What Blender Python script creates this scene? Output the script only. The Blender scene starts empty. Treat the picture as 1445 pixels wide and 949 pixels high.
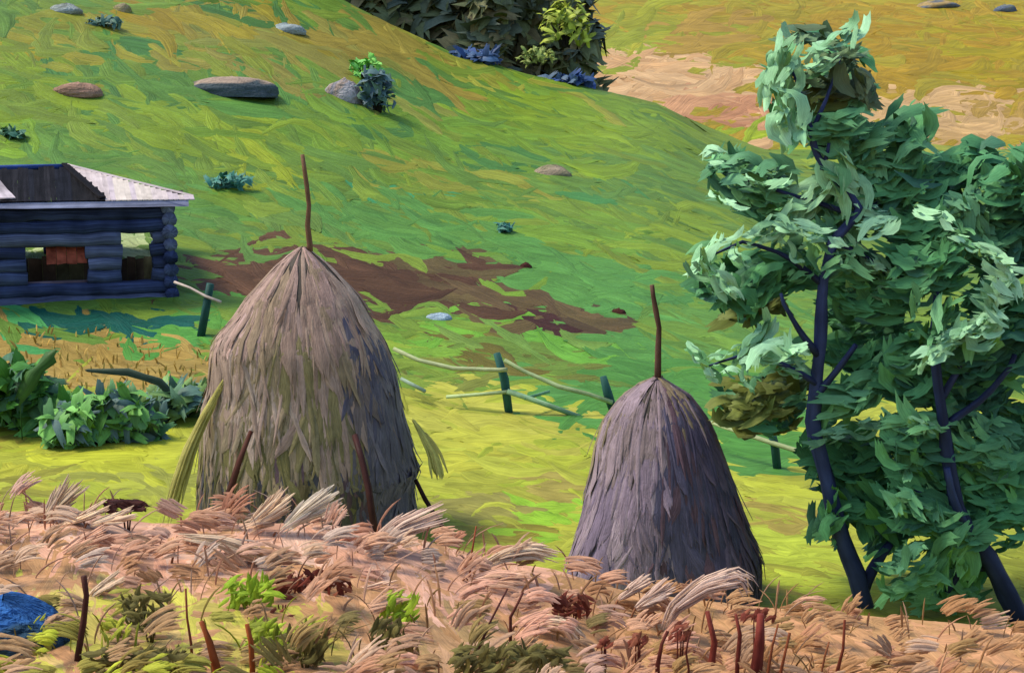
import bpy, math, random
import numpy as np
from mathutils import Vector

rng = np.random.default_rng(7)
random.seed(7)
R = math.radians
scene = bpy.context.scene
COL = scene.collection

# ------------------------------------------------------------------ camera
EYE = 5.6                      # eye height above the meadow
PITCH = R(8.3)                 # looking slightly down over the meadow
FOC = 1878.0                   # focal length in photograph pixels (photo 1445 wide)
cam_d = bpy.data.cameras.new("camera")
cam = bpy.data.objects.new("camera", cam_d)
COL.objects.link(cam)
cam.location = (0, 0, EYE)
cam.rotation_euler = (R(90) - PITCH, 0, 0)
cam_d.sensor_width = 36.0
cam_d.lens = 36.0 * FOC / 1445.0
cam_d.clip_start = 0.1
cam_d.clip_end = 4000
scene.camera = cam

# ------------------------------------------------------------------ light
SUN_EL, SUN_AZ = R(58), R(-80)          # high, from the left and a little behind the stacks
world = bpy.data.worlds.new("World")
scene.world = world
world.use_nodes = True
wn = world.node_tree.nodes
wl = world.node_tree.links
bg = wn["Background"]
sky = wn.new("ShaderNodeTexSky")
sky.sky_type = 'NISHITA'
sky.sun_disc = False
sky.sun_elevation = SUN_EL
sky.sun_rotation = SUN_AZ
wl.new(sky.outputs[0], bg.inputs[0])
bg.inputs[1].default_value = 0.12
sun_d = bpy.data.lights.new("sun", 'SUN')
sun_d.energy = 2.2
sun_d.angle = R(16)
sun_d.color = (1.0, 0.90, 0.74)
sun = bpy.data.objects.new("sun", sun_d)
COL.objects.link(sun)
sd = Vector((math.cos(SUN_EL) * math.sin(SUN_AZ), math.cos(SUN_EL) * math.cos(SUN_AZ), math.sin(SUN_EL)))
sun.rotation_euler = sd.to_track_quat('Z', 'Y').to_euler()
vs = scene.view_settings
vs.view_transform = 'Standard'
vs.look = 'None'
vs.exposure = 1.06
vs.gamma = 1.0
vs.use_curve_mapping = False

GAIN = 1.75      # picture brightness of a sunlit level surface of albedo 1


# ------------------------------------------------------------------ small helpers
def lin(c):
    c = np.asarray(c, float) / 255.0
    return np.where(c <= 0.04045, c / 12.92, ((c + 0.055) / 1.055) ** 2.4)


def alb(c, g=GAIN):
    return np.clip(lin(c) / g, 0.0, 0.85)


def unit(v):
    v = np.asarray(v, float)
    return v / np.maximum(np.linalg.norm(v, axis=-1, keepdims=True), 1e-9)


def sstep(a, b, t):
    t = np.clip((t - a) / (b - a), 0, 1)
    return t * t * (3 - 2 * t)


def vnoise(x, y, seed=0):
    """cheap smooth noise in about -1..1"""
    x = np.asarray(x, float)
    y = np.asarray(y, float)
    r = np.random.default_rng(seed + 100)
    s = 0
    for k in range(6):
        a, ph, f = r.uniform(0, 6.28), r.uniform(0, 6.28), r.uniform(0.6, 1.7)
        s = s + np.sin(f * (x * math.cos(a) + y * math.sin(a)) * 2 + ph + 1.3 * np.sin(0.9 * x + 0.7 * y + k))
    return s / 3.4


CP, SP = math.cos(PITCH), math.sin(PITCH)


def ray(px, py):
    xr = (np.asarray(px, float) - 722.5) / FOC
    zr = -(np.asarray(py, float) - 474.5) / FOC
    return np.stack([xr + 0 * zr, CP + zr * SP, -SP + zr * CP], -1)


def pt(px, py, y):
    d = ray(px, py)
    t = np.asarray(y, float) / d[..., 1]
    return d * t[..., None] + np.array([0, 0, EYE])


# ------------------------------------------------------------------ terrain
# ridge of the near hill: height above the meadow at the crest (y = 92)
CY = 92.0
_rid = [(-500, -330), (-200, -260), (200, -120), (400, -38), (480, -2), (560, 38), (640, 76), (740, 103), (830, 122), (930, 146), (1000, 182),
        (1080, 212), (1180, 213), (1300, 204), (1445, 214), (1700, 225), (2200, 235)]
_rx = np.array([pt(a, b, CY)[0] for a, b in _rid])
_rz = np.array([pt(a, b, CY)[2] for a, b in _rid])
# top of the dry grass on the near bank (y = 8.6)
BY = 8.6
_bnk = [(-500, 690), (0, 705), (100, 700), (200, 722), (300, 722), (450, 722), (600, 748), (700, 778), (780, 792), (880, 826),
        (1000, 842), (1060, 850), (1150, 858), (1250, 868), (1445, 885), (1800, 890)]
_bx = np.array([pt(a, b, BY)[0] for a, b in _bnk])
_bz = np.array([pt(a, b, BY)[2] for a, b in _bnk])


def bank_top(x):
    return np.interp(x, _bx, _bz)


def height(x, y):
    x = np.asarray(x, float)
    y = np.asarray(y, float)
    # near bank
    zb = bank_top(x * BY / np.maximum(y, 6.0)) - 0.20
    near = 2.75 + (6.3 - y) * 0.17
    z1 = near + (zb - near) * sstep(5.6, 8.6, y)
    z1 = z1 * (1 - sstep(8.9, 12.6, y))
    # near hill
    xc = x * CY / np.maximum(y, 25.0)           # ridge profile stretched about the camera, so the hill fans out with distance
    zc = np.interp(xc, _rx, _rz)
    t = np.clip((y - 27.0) / (CY - 27.0), 0, 1.0)
    z2 = zc * (t ** 1.32) * (1 - 0.0 * t)
    back = sstep(CY, CY + 45, y)
    z2 = np.where(y > CY, zc * (1 - back) + (-2.0) * back, z2)
    z2 = z2 - 0.010 * np.maximum(y - CY, 0)
    # far hillside
    z3 = np.where(y > 128, (y - 128.0) * 0.215 + 0.00012 * np.maximum(y - 128, 0) ** 2, 0)
    z3 = z3 * sstep(122, 160, y) + 0.03 * x * sstep(128, 260, y)
    z = z1 + z2 + z3
    und = 0.05 * vnoise(x * .35, y * .35, 1) * sstep(10, 20, y) + 0.22 * vnoise(x * .07, y * .07, 2) * sstep(34, 60, y) * (1 - 0.6 * sstep(84, 92, y))
    return z + und


YS = np.concatenate([np.linspace(4.5, 14, 90), np.linspace(14.2, 60, 200), np.linspace(60.5, 130, 170), np.linspace(132, 640, 150)])


def at(px, py):
    """first point of the ground along a line of sight"""
    px = np.atleast_1d(np.asarray(px, float))
    py = np.atleast_1d(np.asarray(py, float))
    out = np.full((len(px), 3), np.nan)
    for i in range(0, len(px), 2000):
        d = ray(px[i:i + 2000], py[i:i + 2000])
        tx = d[:, 0:1] / d[:, 1:2]
        tz = d[:, 2:3] / d[:, 1:2]
        X = tx * YS
        Z = EYE + tz * YS
        dd = Z - height(X, np.broadcast_to(YS, X.shape))
        hit = (dd < 0)
        hit[:, 0] = False
        k = np.argmax(hit, 1)
        ok = hit.any(1)
        r = np.arange(len(k))
        a, b = dd[r, np.maximum(k - 1, 0)], dd[r, k]
        w = np.where(ok, a / np.where(np.abs(a - b) < 1e-9, 1, a - b), 0)
        yy = YS[np.maximum(k - 1, 0)] * (1 - w) + YS[k] * w
        xx = tx[:, 0] * yy
        zz = height(xx, yy)
        o = np.stack([xx, yy, zz], -1)
        o[~ok] = np.nan
        out[i:i + 2000] = o
    return out


def at1(px, py):
    return at([px], [py])[0]


# ------------------------------------------------------------------ mesh collector
class Mesh:
    def __init__(s):
        s.v, s.f, s.c, s.st, s.n = [], [], [], [], 0

    def grid(s, P, C, ST, closed=False, out=None):
        """P [M,K,J,3] batches of grids"""
        M, K, J, _ = P.shape
        idx = np.arange(M * K * J).reshape(M, K, J) + s.n
        jj = J if closed else J - 1
        a = idx[:, :-1, :jj]
        b = np.roll(idx, -1, 2)[:, :-1, :jj]
        c = np.roll(idx, -1, 2)[:, 1:, :jj]
        d = idx[:, 1:, :jj]
        s.v.append(P.reshape(-1, 3))
        s.c.append(np.broadcast_to(C, P.shape).reshape(-1, 3))
        s.st.append(np.broadcast_to(ST, P.shape).reshape(-1, 3))
        fs = np.stack([a, b, c, d], -1)
        # wind every sheet so that its faces look outward
        V = P.reshape(M, K * J, 3)
        loc = fs - np.arange(M)[:, None, None, None] * K * J - s.n
        q = V[np.arange(M)[:, None, None, None], loc]
        fn = np.cross(q[..., 2, :] - q[..., 0, :], q[..., 3, :] - q[..., 1, :])
        if closed:
            vol = (fn * (q.mean(-2) - V.mean(1)[:, None, None])).sum((1, 2, 3))
        else:
            vol = (fn.sum((1, 2)) * (np.array([0, 0, 1.0]) if out is None else out)).sum(-1)
        fs = np.where((vol < 0)[:, None, None, None], fs[..., ::-1], fs)
        s.f.append(fs.reshape(-1, 4))
        s.n += M * K * J

    def strokes(s, P, S, N, W, T, C, jit=0.10, taper=0.35, streak=0.10, C2=None, ground=False):
        """M ribbons of raised, bristly matter: path P [M,K,3], side S, normal N [M,K,3], half width W [M], thickness T [M], colour C [M,3]"""
        M, K, _ = P.shape
        J = 5
        if M == 0:
            return
        u = np.linspace(-1, 1, K)
        prof = taper + (1 - taper) * np.sqrt(np.clip(1 - np.abs(u) ** 3.2, 0, 1))
        wk = W[:, None] * prof[None] * (1 + 0.16 * rng.standard_normal((M, K)))
        off = np.linspace(-1, 1, J)
        hp = np.array([-0.6, 0.75, 1.0, 0.75, -0.6])
        hk = T[:, None, None] * hp[None, None] * (1 + 0.35 * rng.standard_normal((M, 1, J)))
        hk = hk * (0.55 + 0.45 * np.sqrt(np.clip(1 - u ** 4, 0, 1)))[None, :, None]
        # ragged bristle ends
        along = unit(P[:, 1:] - P[:, :-1])
        along = np.concatenate([along, along[:, -1:]], 1)
        run = np.linalg.norm(P[:, -1] - P[:, 0], axis=-1)
        rag = np.clip(rng.standard_normal((M, 1, J)), -1.6, 1.6) * np.minimum(W * 0.7, run * (.07 if ground else .2))[:, None, None]
        V = P[:, :, None] + S[:, :, None] * (off[None, None, :] * wk[:, :, None])[..., None] + N[:, :, None] * hk[..., None]
        V = V + along[:, :, None] * (rag * np.abs(u[None, :, None]) ** 3)[..., None]
        if ground:      # matted flat: every point rests on the ground
            V[..., 2] = height(V[..., 0], V[..., 1]) + hk + T[:, None, None] * rng.uniform(.3, 1.2, (M, 1, 1))
        cc = C[:, None, None, :] * (1 + jit * rng.standard_normal((M, 1, 1, 1))) * (1 + streak * rng.standard_normal((M, 1, J, 1)))
        if C2 is not None:
            m = ((u + 1) / 2)[None, :, None, None] ** 1.5
            cc = cc * (1 - m) + C2[:, None, None, :] * m
        cc = np.clip(np.broadcast_to(cc, V.shape), 0.003, 0.85)
        L = np.linalg.norm(P[:, -1] - P[:, 0], axis=-1) / np.maximum(W, 1e-6)
        st = np.zeros(V.shape)
        st[..., 0] = (u[None, :, None] + 1) * L[:, None, None] * 0.25
        st[..., 1] = off[None, None, :]
        st[..., 2] = rng.uniform(0, 100, (M, 1, 1))
        s.grid(V, cc, st, out=N.mean(1))

    def tube(s, pts, rad, col, sides=8, jit=0.08, rough=0.06, cap=True):
        pts = np.asarray(pts, float)
        rad = np.broadcast_to(np.asarray(rad, float), (len(pts),)).copy()
        if cap:
            d0, d1 = unit(pts[0] - pts[1]), unit(pts[-1] - pts[-2])
            pts = np.concatenate([[pts[0] + d0 * 1e-3], pts, [pts[-1] + d1 * 1e-3]])
            rad = np.concatenate([[rad[0] * .02], rad, [rad[-1] * .02]])
        t = np.gradient(pts, axis=0)
        t = unit(t)
        if cap:
            t[0], t[-1] = t[1], t[-2]
        ref = np.array([0.0, 1.0, 0.0]) if abs(t[:, 2]).mean() > abs(t[:, 1]).mean() else np.array([0.0, 0, 1.0])
        a = unit(np.cross(t, ref))
        b = np.cross(t, a)
        ang = np.arange(sides) / sides * 2 * np.pi
        rr = rad[:, None] * (1 + rough * rng.standard_normal((len(pts), sides)))
        V = pts[:, None] + a[:, None] * (np.cos(ang)[None] * rr)[..., None] + b[:, None] * (np.sin(ang)[None] * rr)[..., None]
        cc = np.asarray(col)[None, None] * (1 + jit * rng.standard_normal((len(pts), 1, 1))) * (1 + jit * rng.standard_normal((1, sides, 1)))
        L = np.concatenate([[0], np.cumsum(np.linalg.norm(np.diff(pts, axis=0), axis=1))]) / max(rad.max(), 1e-5)
        st = np.zeros(V.shape)
        st[..., 0] = L[:, None] * .25
        st[..., 1] = np.sin(ang)[None] * 1.0
        st[..., 2] = rng.uniform(0, 100)
        s.grid(V[None], np.clip(cc, .003, .85)[None], st[None], closed=True)

    def box(s, c0, ex, ey, ez, col, jit=0.06):
        """box from corner c0 with edge vectors, slightly uneven, closed"""
        c0, ex, ey, ez = [np.asarray(q, float) for q in (c0, ex, ey, ez)]
        n = max(2, int(np.linalg.norm(ex) / max(np.linalg.norm(ey), np.linalg.norm(ez), .05)) + 2)
        n = min(n, 12)
        P = []
        for k, t in enumerate([0] + list(np.linspace(0, 1, n)) + [1]):
            sc = 0.0 if k in (0, n + 1) else 1.0
            m = c0 + ex * t + (ey + ez) / 2
            jt = 1 + .05 * rng.standard_normal(2)
            P.append([m + sc * (a * ey / 2 * jt[0] + b * ez / 2 * jt[1]) for a, b in ((-1, -1), (1, -1), (1, 1), (-1, 1))])
        P = np.array(P)
        # duplicate the corners so that edges stay crisp
        Q = np.repeat(P, 2, axis=1)
        Q = np.roll(Q, -1, axis=1)
        cc = np.asarray(col)[None, None] * (1 + jit * rng.standard_normal((len(P), 1, 1)))
        st = np.zeros(Q.shape)
        st[..., 0] = np.linspace(0, 1, len(P))[:, None] * 4
        st[..., 1] = np.linspace(-1, 1, 8)[None]
        st[..., 2] = rng.uniform(0, 100)
        s.grid(Q[None], np.clip(cc, .003, .85)[None], st[None], closed=True)

    def build(s, name, mat, parent=None, smooth=True):
        v = np.concatenate(s.v)
        f = np.concatenate(s.f)
        if parent is not None:
            v = v - np.array(parent.location)
        me = bpy.data.meshes.new(name)
        me.vertices.add(len(v))
        me.vertices.foreach_set('co', v.astype(np.float32).ravel())
        me.loops.add(len(f) * 4)
        me.loops.foreach_set('vertex_index', f.astype(np.int32).ravel())
        me.polygons.add(len(f))
        me.polygons.foreach_set('loop_start', np.arange(0, len(f) * 4, 4, dtype=np.int32))
        me.polygons.foreach_set('loop_total', np.full(len(f), 4, np.int32))
        me.update(calc_edges=True)
        me.validate()
        c = np.concatenate(s.c)
        ca = me.attributes.new('tint', 'FLOAT_COLOR', 'POINT')
        ca.data.foreach_set('color', np.concatenate([c, np.ones((len(c), 1))], 1).astype(np.float32).ravel())
        sa = me.attributes.new('grain', 'FLOAT_VECTOR', 'POINT')
        sa.data.foreach_set('vector', np.concatenate(s.st).astype(np.float32).ravel())
        me.polygons.foreach_set('use_smooth', np.full(len(f), smooth))
        me.materials.append(mat)
        o = bpy.data.objects.new(name, me)
        COL.objects.link(o)
        if parent is not None:
            o.parent = parent
        return o


def tag(o, label=None, cat=None, group=None, kind=None):
    if label: o['label'] = label
    if cat: o['category'] = cat
    if group: o['group'] = group
    if kind: o['kind'] = kind
    return o


def empty(name, loc):
    o = bpy.data.objects.new(name, None)
    o.empty_display_size = 0.3
    o.location = [float(q) for q in loc]
    COL.objects.link(o)
    return o


# ------------------------------------------------------------------ materials
def bristle(name, grain=1.0, fine=40.0, rough=0.55, bump=0.35, dist=0.02, spec=0.35, var=0.22, along=1.2, across=7.0):
    """matter with its own colour (tint), combed along its run, with a fine uneven surface"""
    m = bpy.data.materials.new(name)
    m.use_nodes = True
    nt = m.node_tree
    n, l = nt.nodes, nt.links
    p = n['Principled BSDF']
    ta = n.new('ShaderNodeAttribute'); ta.attribute_name = 'tint'
    ga = n.new('ShaderNodeAttribute'); ga.attribute_name = 'grain'
    mp = n.new('ShaderNodeVectorMath'); mp.operation = 'MULTIPLY'
    mp.inputs[1].default_value = (along * grain, across * grain, 1)
    l.new(ga.outputs['Vector'], mp.inputs[0])
    ns = n.new('ShaderNodeTexNoise'); ns.inputs['Scale'].default_value = 1.0; ns.inputs['Detail'].default_value = 3.0
    l.new(mp.outputs[0], ns.inputs['Vector'])
    tc = n.new('ShaderNodeTexCoord')
    nf = n.new('ShaderNodeTexNoise'); nf.inputs['Scale'].default_value = fine; nf.inputs['Detail'].default_value = 2.0
    l.new(tc.outputs['Object'], nf.inputs['Vector'])
    nb = n.new('ShaderNodeTexNoise'); nb.inputs['Scale'].default_value = fine * .12; nb.inputs['Detail'].default_value = 2.0
    l.new(tc.outputs['Object'], nb.inputs['Vector'])
    # colour variation
    mr = n.new('ShaderNodeMapRange'); mr.inputs['From Min'].default_value = .3; mr.inputs['From Max'].default_value = .7
    mr.inputs['To Min'].default_value = 1 - var; mr.inputs['To Max'].default_value = 1 + var
    l.new(ns.outputs[0], mr.inputs[0])
    mr2 = n.new('ShaderNodeMapRange'); mr2.inputs['From Min'].default_value = .3; mr2.inputs['From Max'].default_value = .7
    mr2.inputs['To Min'].default_value = 1 - var * .6; mr2.inputs['To Max'].default_value = 1 + var * .6
    l.new(nb.outputs[0], mr2.inputs[0])
    mu = n.new('ShaderNodeMath'); mu.operation = 'MULTIPLY'
    l.new(mr.outputs[0], mu.inputs[0]); l.new(mr2.outputs[0], mu.inputs[1])
    vm = n.new('ShaderNodeVectorMath'); vm.operation = 'SCALE'
    l.new(ta.outputs['Color'], vm.inputs[0]); l.new(mu.outputs[0], vm.inputs['Scale'])
    l.new(vm.outputs[0], p.inputs['Base Color'])
    # relief
    ad = n.new('ShaderNodeMath'); ad.operation = 'MULTIPLY_ADD'; ad.inputs[1].default_value = 0.55
    l.new(nf.outputs[0], ad.inputs[0]); l.new(ns.outputs[0], ad.inputs[2])
    bp = n.new('ShaderNodeBump'); bp.inputs['Strength'].default_value = bump; bp.inputs['Distance'].default_value = dist
    l.new(ad.outputs[0], bp.inputs['Height'])
    l.new(bp.outputs[0], p.inputs['Normal'])
    p.inputs['Roughness'].default_value = rough
    p.inputs['Specular IOR Level'].default_value = spec
    return m


M_ground = bristle('ground_cover', fine=14, bump=.3, dist=.05, rough=.7, spec=.10)
M_hill = bristle('hill_grass', fine=7, bump=.55, dist=.10, rough=.55, spec=.05)
M_far = bristle('far_grass', fine=2.2, bump=.5, dist=.25, rough=.6, spec=.05)
M_mead = bristle('meadow_grass', fine=18, bump=.45, dist=.03, rough=.55, spec=.05)
M_hay = bristle('hay', fine=40, bump=.6, dist=.018, rough=.6, spec=.10, var=.25)
M_reed = bristle('dry_grass', fine=70, bump=.5, dist=.008, rough=.6, spec=.10)
M_leaf = bristle('leaves', fine=40, bump=.45, dist=.012, rough=.5, spec=.10, var=.2)
M_bark = bristle('bark', fine=30, bump=.6, dist=.01, rough=.6, spec=.10, across=3)
M_wood = bristle('weathered_wood', fine=14, bump=.6, dist=.02, rough=.7, spec=.03, var=.5, along=.6, across=6)
M_plank = bristle('bleached_boards', fine=14, bump=.5, dist=.02, rough=.7, spec=.03, var=.16, along=.6, across=4)
M_rock = bristle('stone', fine=9, bump=.9, dist=.12, rough=.9, spec=.10, across=3, along=2)

# ------------------------------------------------------------------ colours of the ground, patch by patch
PAL = dict(
    hill=[(106, 142, 56), (126, 154, 54), (92, 136, 64), (140, 158, 54), (112, 148, 50)],
    meadow=[(188, 192, 66), (174, 178, 68), (196, 202, 76), (166, 168, 64), (180, 196, 60)],
    far=[(180, 150, 46), (170, 156, 48), (182, 144, 42), (164, 158, 48)],
    bank=[(176, 130, 92), (186, 142, 104), (150, 116, 72)],
)
# traced in image pixels: centre px, py, half width, half height, tilt (degrees, clockwise), colours, strength
PATCH = [
    # upper left, dry yellow grass among green
    (190, 50, 330, 46, -6, [(150, 150, 52), (132, 150, 54), (164, 148, 50), (116, 148, 58)], .85),
    (140, 22, 90, 14, 0, [(172, 152, 46), (164, 142, 44)], .8),
    (215, 45, 75, 16, -18, [(170, 152, 40), (158, 144, 48)], .9),
    (60, 75, 55, 12, 0, [(160, 150, 40)], .8),
    (350, 40, 130, 30, 8, [(168, 152, 46), (160, 148, 44), (150, 140, 62)], .9),
    (450, 75, 130, 45, 12, [(146, 138, 66), (156, 146, 58), (130, 142, 62)], .9),
    (560, 75, 110, 40, 24, [(164, 146, 60), (152, 140, 62)], .9),
    (400, 20, 90, 14, 6, [(86, 130, 62)], .7),
    (180, 82, 70, 16, -14, [(84, 132, 64)], .8),
    (270, 120, 150, 34, 4, [(90, 138, 62), (104, 144, 62)], .8),
    (120, 140, 50, 18, 0, [(88, 130, 62)], .8),
    (40, 120, 60, 40, 0, [(128, 156, 44), (138, 160, 48)], .8),
    (330, 190, 190, 34, 8, [(132, 158, 46), (120, 150, 52), (142, 162, 44)], .85),
    (350, 230, 40, 22, 40, [(150, 166, 44)], .8),
    (120, 195, 80, 30, 0, [(94, 138, 62), (108, 148, 56)], .8),
    (20, 205, 40, 20, 0, [(132, 170, 52)], .8),
    (590, 135, 70, 40, -10, [(84, 132, 62), (92, 136, 66)], .9),
    (610, 155, 50, 12, -10, [(142, 150, 66)], .8),
    (720, 125, 100, 22, 14, [(94, 136, 62), (110, 144, 56)], .8),
    (700, 110, 160, 14, 16, [(158, 156, 62), (148, 154, 56)], .7),
    (840, 180, 170, 46, 10, [(128, 158, 46), (118, 152, 50), (138, 162, 44)], .85),
    (620, 200, 170, 32, 4, [(122, 154, 48), (108, 148, 54)], .8),
    (640, 250, 120, 16, 10, [(150, 150, 56), (138, 150, 58)], .6),
    (555, 272, 34, 8, 0, [(72, 150, 94)], 1),
    (560, 300, 160, 30, 0, [(92, 146, 72), (98, 148, 66)], .8),
    (720, 222, 40, 14, 10, [(84, 134, 66)], .8),
    (880, 245, 110, 30, 16, [(98, 140, 66), (112, 146, 60)], .7),
    (870, 278, 50, 10, 0, [(80, 138, 72)], .9),
    (250, 300, 160, 44, 4, [(92, 142, 70), (104, 148, 60), (110, 150, 56)], .8),
    (370, 325, 100, 40, -8, [(96, 140, 66), (112, 140, 60)], .8),
    (820, 330, 180, 30, -6, [(124, 158, 52), (110, 152, 58)], .8),
    (960, 330, 80, 60, 0, [(136, 160, 48), (124, 154, 52)], .8),
    (640, 330, 130, 30, 0, [(92, 146, 68), (100, 148, 66)], .8),
    (1060, 196, 100, 15, -4, [(166, 184, 46), (158, 178, 48)], 1),
    (1230, 226, 60, 16, 0, [(150, 172, 52)], .9),
    (1370, 228, 110, 18, 0, [(160, 158, 62), (150, 160, 56)], .9),
    (1420, 242, 50, 12, 0, [(128, 156, 50)], .9),
    (1020, 240, 90, 26, 0, [(118, 148, 56), (104, 142, 60)], .8),
    # green foot of the hill
    (900, 470, 170, 110, 0, [(88, 146, 70), (94, 150, 68), (84, 140, 70)], .95),
    (780, 400, 110, 50, 0, [(96, 152, 70), (90, 144, 68)], .9),
    (1040, 430, 110, 110, 0, [(104, 148, 62), (118, 152, 54), (92, 144, 68)], .9),
    (960, 560, 160, 50, 0, [(86, 148, 68), (92, 152, 66)], .95),
    (1080, 630, 90, 26, 0, [(86, 150, 66), (94, 154, 64)], .9),
    # bare soil
    (330, 388, 110, 30, 0, [(102, 72, 52), (112, 80, 56), (94, 66, 48)], .95),
    (480, 385, 140, 36, 0, [(96, 68, 48), (104, 76, 52)], .95),
    (600, 402, 140, 42, 8, [(92, 66, 46), (100, 74, 50), (84, 58, 42)], .95),
    (620, 366, 80, 16, 6, [(108, 94, 58), (98, 84, 54)], .85),
    (710, 425, 100, 24, 8, [(104, 86, 54), (96, 76, 52), (110, 96, 58)], .9),
    (820, 460, 50, 14, -10, [(98, 86, 54), (84, 66, 48)], .9),
    (735, 455, 66, 12, 4, [(74, 46, 40)], 1),
    (630, 470, 80, 18, -8, [(122, 178, 58), (112, 168, 60)], .95),
    (760, 478, 110, 14, -4, [(112, 152, 66), (116, 140, 62)], .9),
    (690, 500, 90, 24, 4, [(112, 106, 46), (118, 112, 50)], .95),
    (780, 505, 90, 24, 10, [(112, 110, 50), (110, 150, 60)], .9),
    (800, 490, 90, 9, 16, [(114, 176, 64)], 1),
    (590, 500, 40, 30, 0, [(120, 170, 62), (146, 166, 52)], .9),
    (620, 532, 80, 14, 0, [(122, 118, 56), (134, 168, 60)], .9),
    # meadow
    (690, 590, 130, 38, 4, [(194, 192, 78), (186, 184, 72), (200, 200, 84)], .8),
    (660, 640, 90, 30, -10, [(204, 206, 78), (196, 196, 66)], .8),
    (770, 660, 70, 40, -14, [(186, 192, 62), (168, 186, 58)], .8),
    (690, 712, 66, 20, -4, [(156, 152, 80), (164, 160, 78)], .9),
    (760, 735, 56, 34, -14, [(152, 204, 58), (166, 204, 62)], .9),
    (680, 755, 60, 14, 0, [(168, 160, 62)], .9),
    (800, 690, 60, 16, 0, [(176, 164, 80)], .8),
    (1110, 680, 60, 24, 0, [(198, 206, 70), (190, 196, 66)], .9),
    (1120, 725, 60, 18, 0, [(176, 160, 78), (170, 156, 70)], .9),
    (1140, 790, 80, 40, 10, [(188, 204, 72), (196, 212, 72)], .9),
    (1110, 840, 60, 12, 0, [(176, 166, 76)], .7),
    (1380, 800, 90, 50, 0, [(160, 166, 60), (150, 160, 56)], .9),
    (1080, 655, 60, 10, 0, [(90, 150, 70)], .9),
    # in front of the hut
    (120, 456, 170, 18, 0, [(28, 92, 84), (34, 98, 80)], 1),  # the hut's shade on the grass, painted into the colour
    (20, 450, 40, 22, 0, [(80, 160, 90)], .9),
    (250, 492, 66, 30, 10, [(92, 158, 70), (84, 150, 74), (98, 166, 66)], .95),
    (290, 445, 40, 18, 0, [(94, 152, 62)], .9),
    (90, 510, 190, 44, 4, [(176, 150, 80), (184, 156, 88), (164, 140, 72), (172, 140, 68)], .97),
    (250, 535, 60, 24, 10, [(168, 144, 78), (160, 136, 72)], .9),
    (60, 600, 130, 14, 0, [(170, 160, 66)], .8),
    (100, 650, 130, 24, -6, [(192, 192, 66), (178, 180, 62)], .8),
    (210, 640, 90, 36, 0, [(202, 206, 66), (194, 200, 60)], .9),
    (200, 680, 90, 18, 0, [(166, 170, 72)], .8),
    (40, 680, 70, 20, 0, [(160, 158, 62)], .8),
    # daylight seen through the hut windows, painted as pale grass on the slope
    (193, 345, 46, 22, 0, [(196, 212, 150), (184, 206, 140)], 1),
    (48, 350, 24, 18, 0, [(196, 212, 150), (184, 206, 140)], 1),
    # near bank
    (150, 885, 190, 70, 0, [(172, 176, 60), (160, 150, 68), (182, 186, 58), (180, 140, 100), (186, 148, 112)], .85),
    (400, 905, 90, 60, 0, [(170, 172, 60), (168, 180, 56), (180, 138, 98), (140, 124, 66), (176, 150, 84)], .85),
    (600, 900, 130, 50, 0, [(180, 138, 100), (166, 130, 90), (134, 118, 70), (188, 148, 116)], .8),
    (770, 925, 90, 34, 0, [(130, 112, 68), (176, 138, 104), (196, 156, 132)], .8),
    (1150, 900, 340, 60, 0, [(186, 140, 98), (190, 146, 102), (178, 132, 88), (196, 144, 108), (170, 134, 86)], .9),
    (330, 765, 360, 56, 4, [(196, 146, 116), (204, 158, 132), (190, 136, 104), (208, 168, 146), (184, 130, 100), (196, 168, 148)], .9),
    (30, 790, 60, 34, 0, [(166, 124, 84), (156, 116, 76)], .8),
    (700, 820, 110, 34, 0, [(204, 160, 138), (198, 150, 122), (188, 140, 108)], .85),
    # far hillside
    (930, 40, 130, 60, 0, [(168, 164, 48), (174, 162, 50), (156, 164, 46)], .9),
    (880, 65, 60, 30, 0, [(158, 166, 52)], .8),
    (1290, 70, 170, 70, 0, [(178, 144, 38), (186, 150, 40), (170, 142, 40)], .8),
    (1000, 50, 60, 20, -14, [(178, 146, 62)], .7),
    (1400, 60, 70, 50, 30, [(172, 162, 36), (178, 154, 34)], .7),
    (930, 112, 170, 36, 8, [(224, 180, 126), (216, 166, 110), (226, 188, 138)], 1),
    (1030, 150, 80, 16, 14, [(206, 144, 102), (212, 162, 116)], .95),
    (1290, 152, 150, 24, -2, [(222, 182, 126), (214, 174, 114)], 1),
    (1380, 185, 110, 18, 2, [(206, 170, 116), (198, 160, 98)], 1),
    (1430, 150, 40, 24, 0, [(184, 150, 72)], .9),
]
_PW = []
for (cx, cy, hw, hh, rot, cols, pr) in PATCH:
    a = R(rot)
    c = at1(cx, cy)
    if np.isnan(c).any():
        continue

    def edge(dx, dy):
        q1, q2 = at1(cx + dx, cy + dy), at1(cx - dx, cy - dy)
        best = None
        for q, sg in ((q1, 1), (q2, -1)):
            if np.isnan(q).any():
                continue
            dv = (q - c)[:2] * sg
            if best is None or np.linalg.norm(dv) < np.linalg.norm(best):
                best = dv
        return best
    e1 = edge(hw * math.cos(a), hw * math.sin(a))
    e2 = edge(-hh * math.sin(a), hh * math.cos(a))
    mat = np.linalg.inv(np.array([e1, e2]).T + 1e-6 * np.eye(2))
    _PW.append((c[:2], mat, np.array([alb(q, GAIN if c[1] > 10.6 else 1.05) for q in cols]) * (1.14 if 29 < c[1] < 118 else 1), pr))


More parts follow.
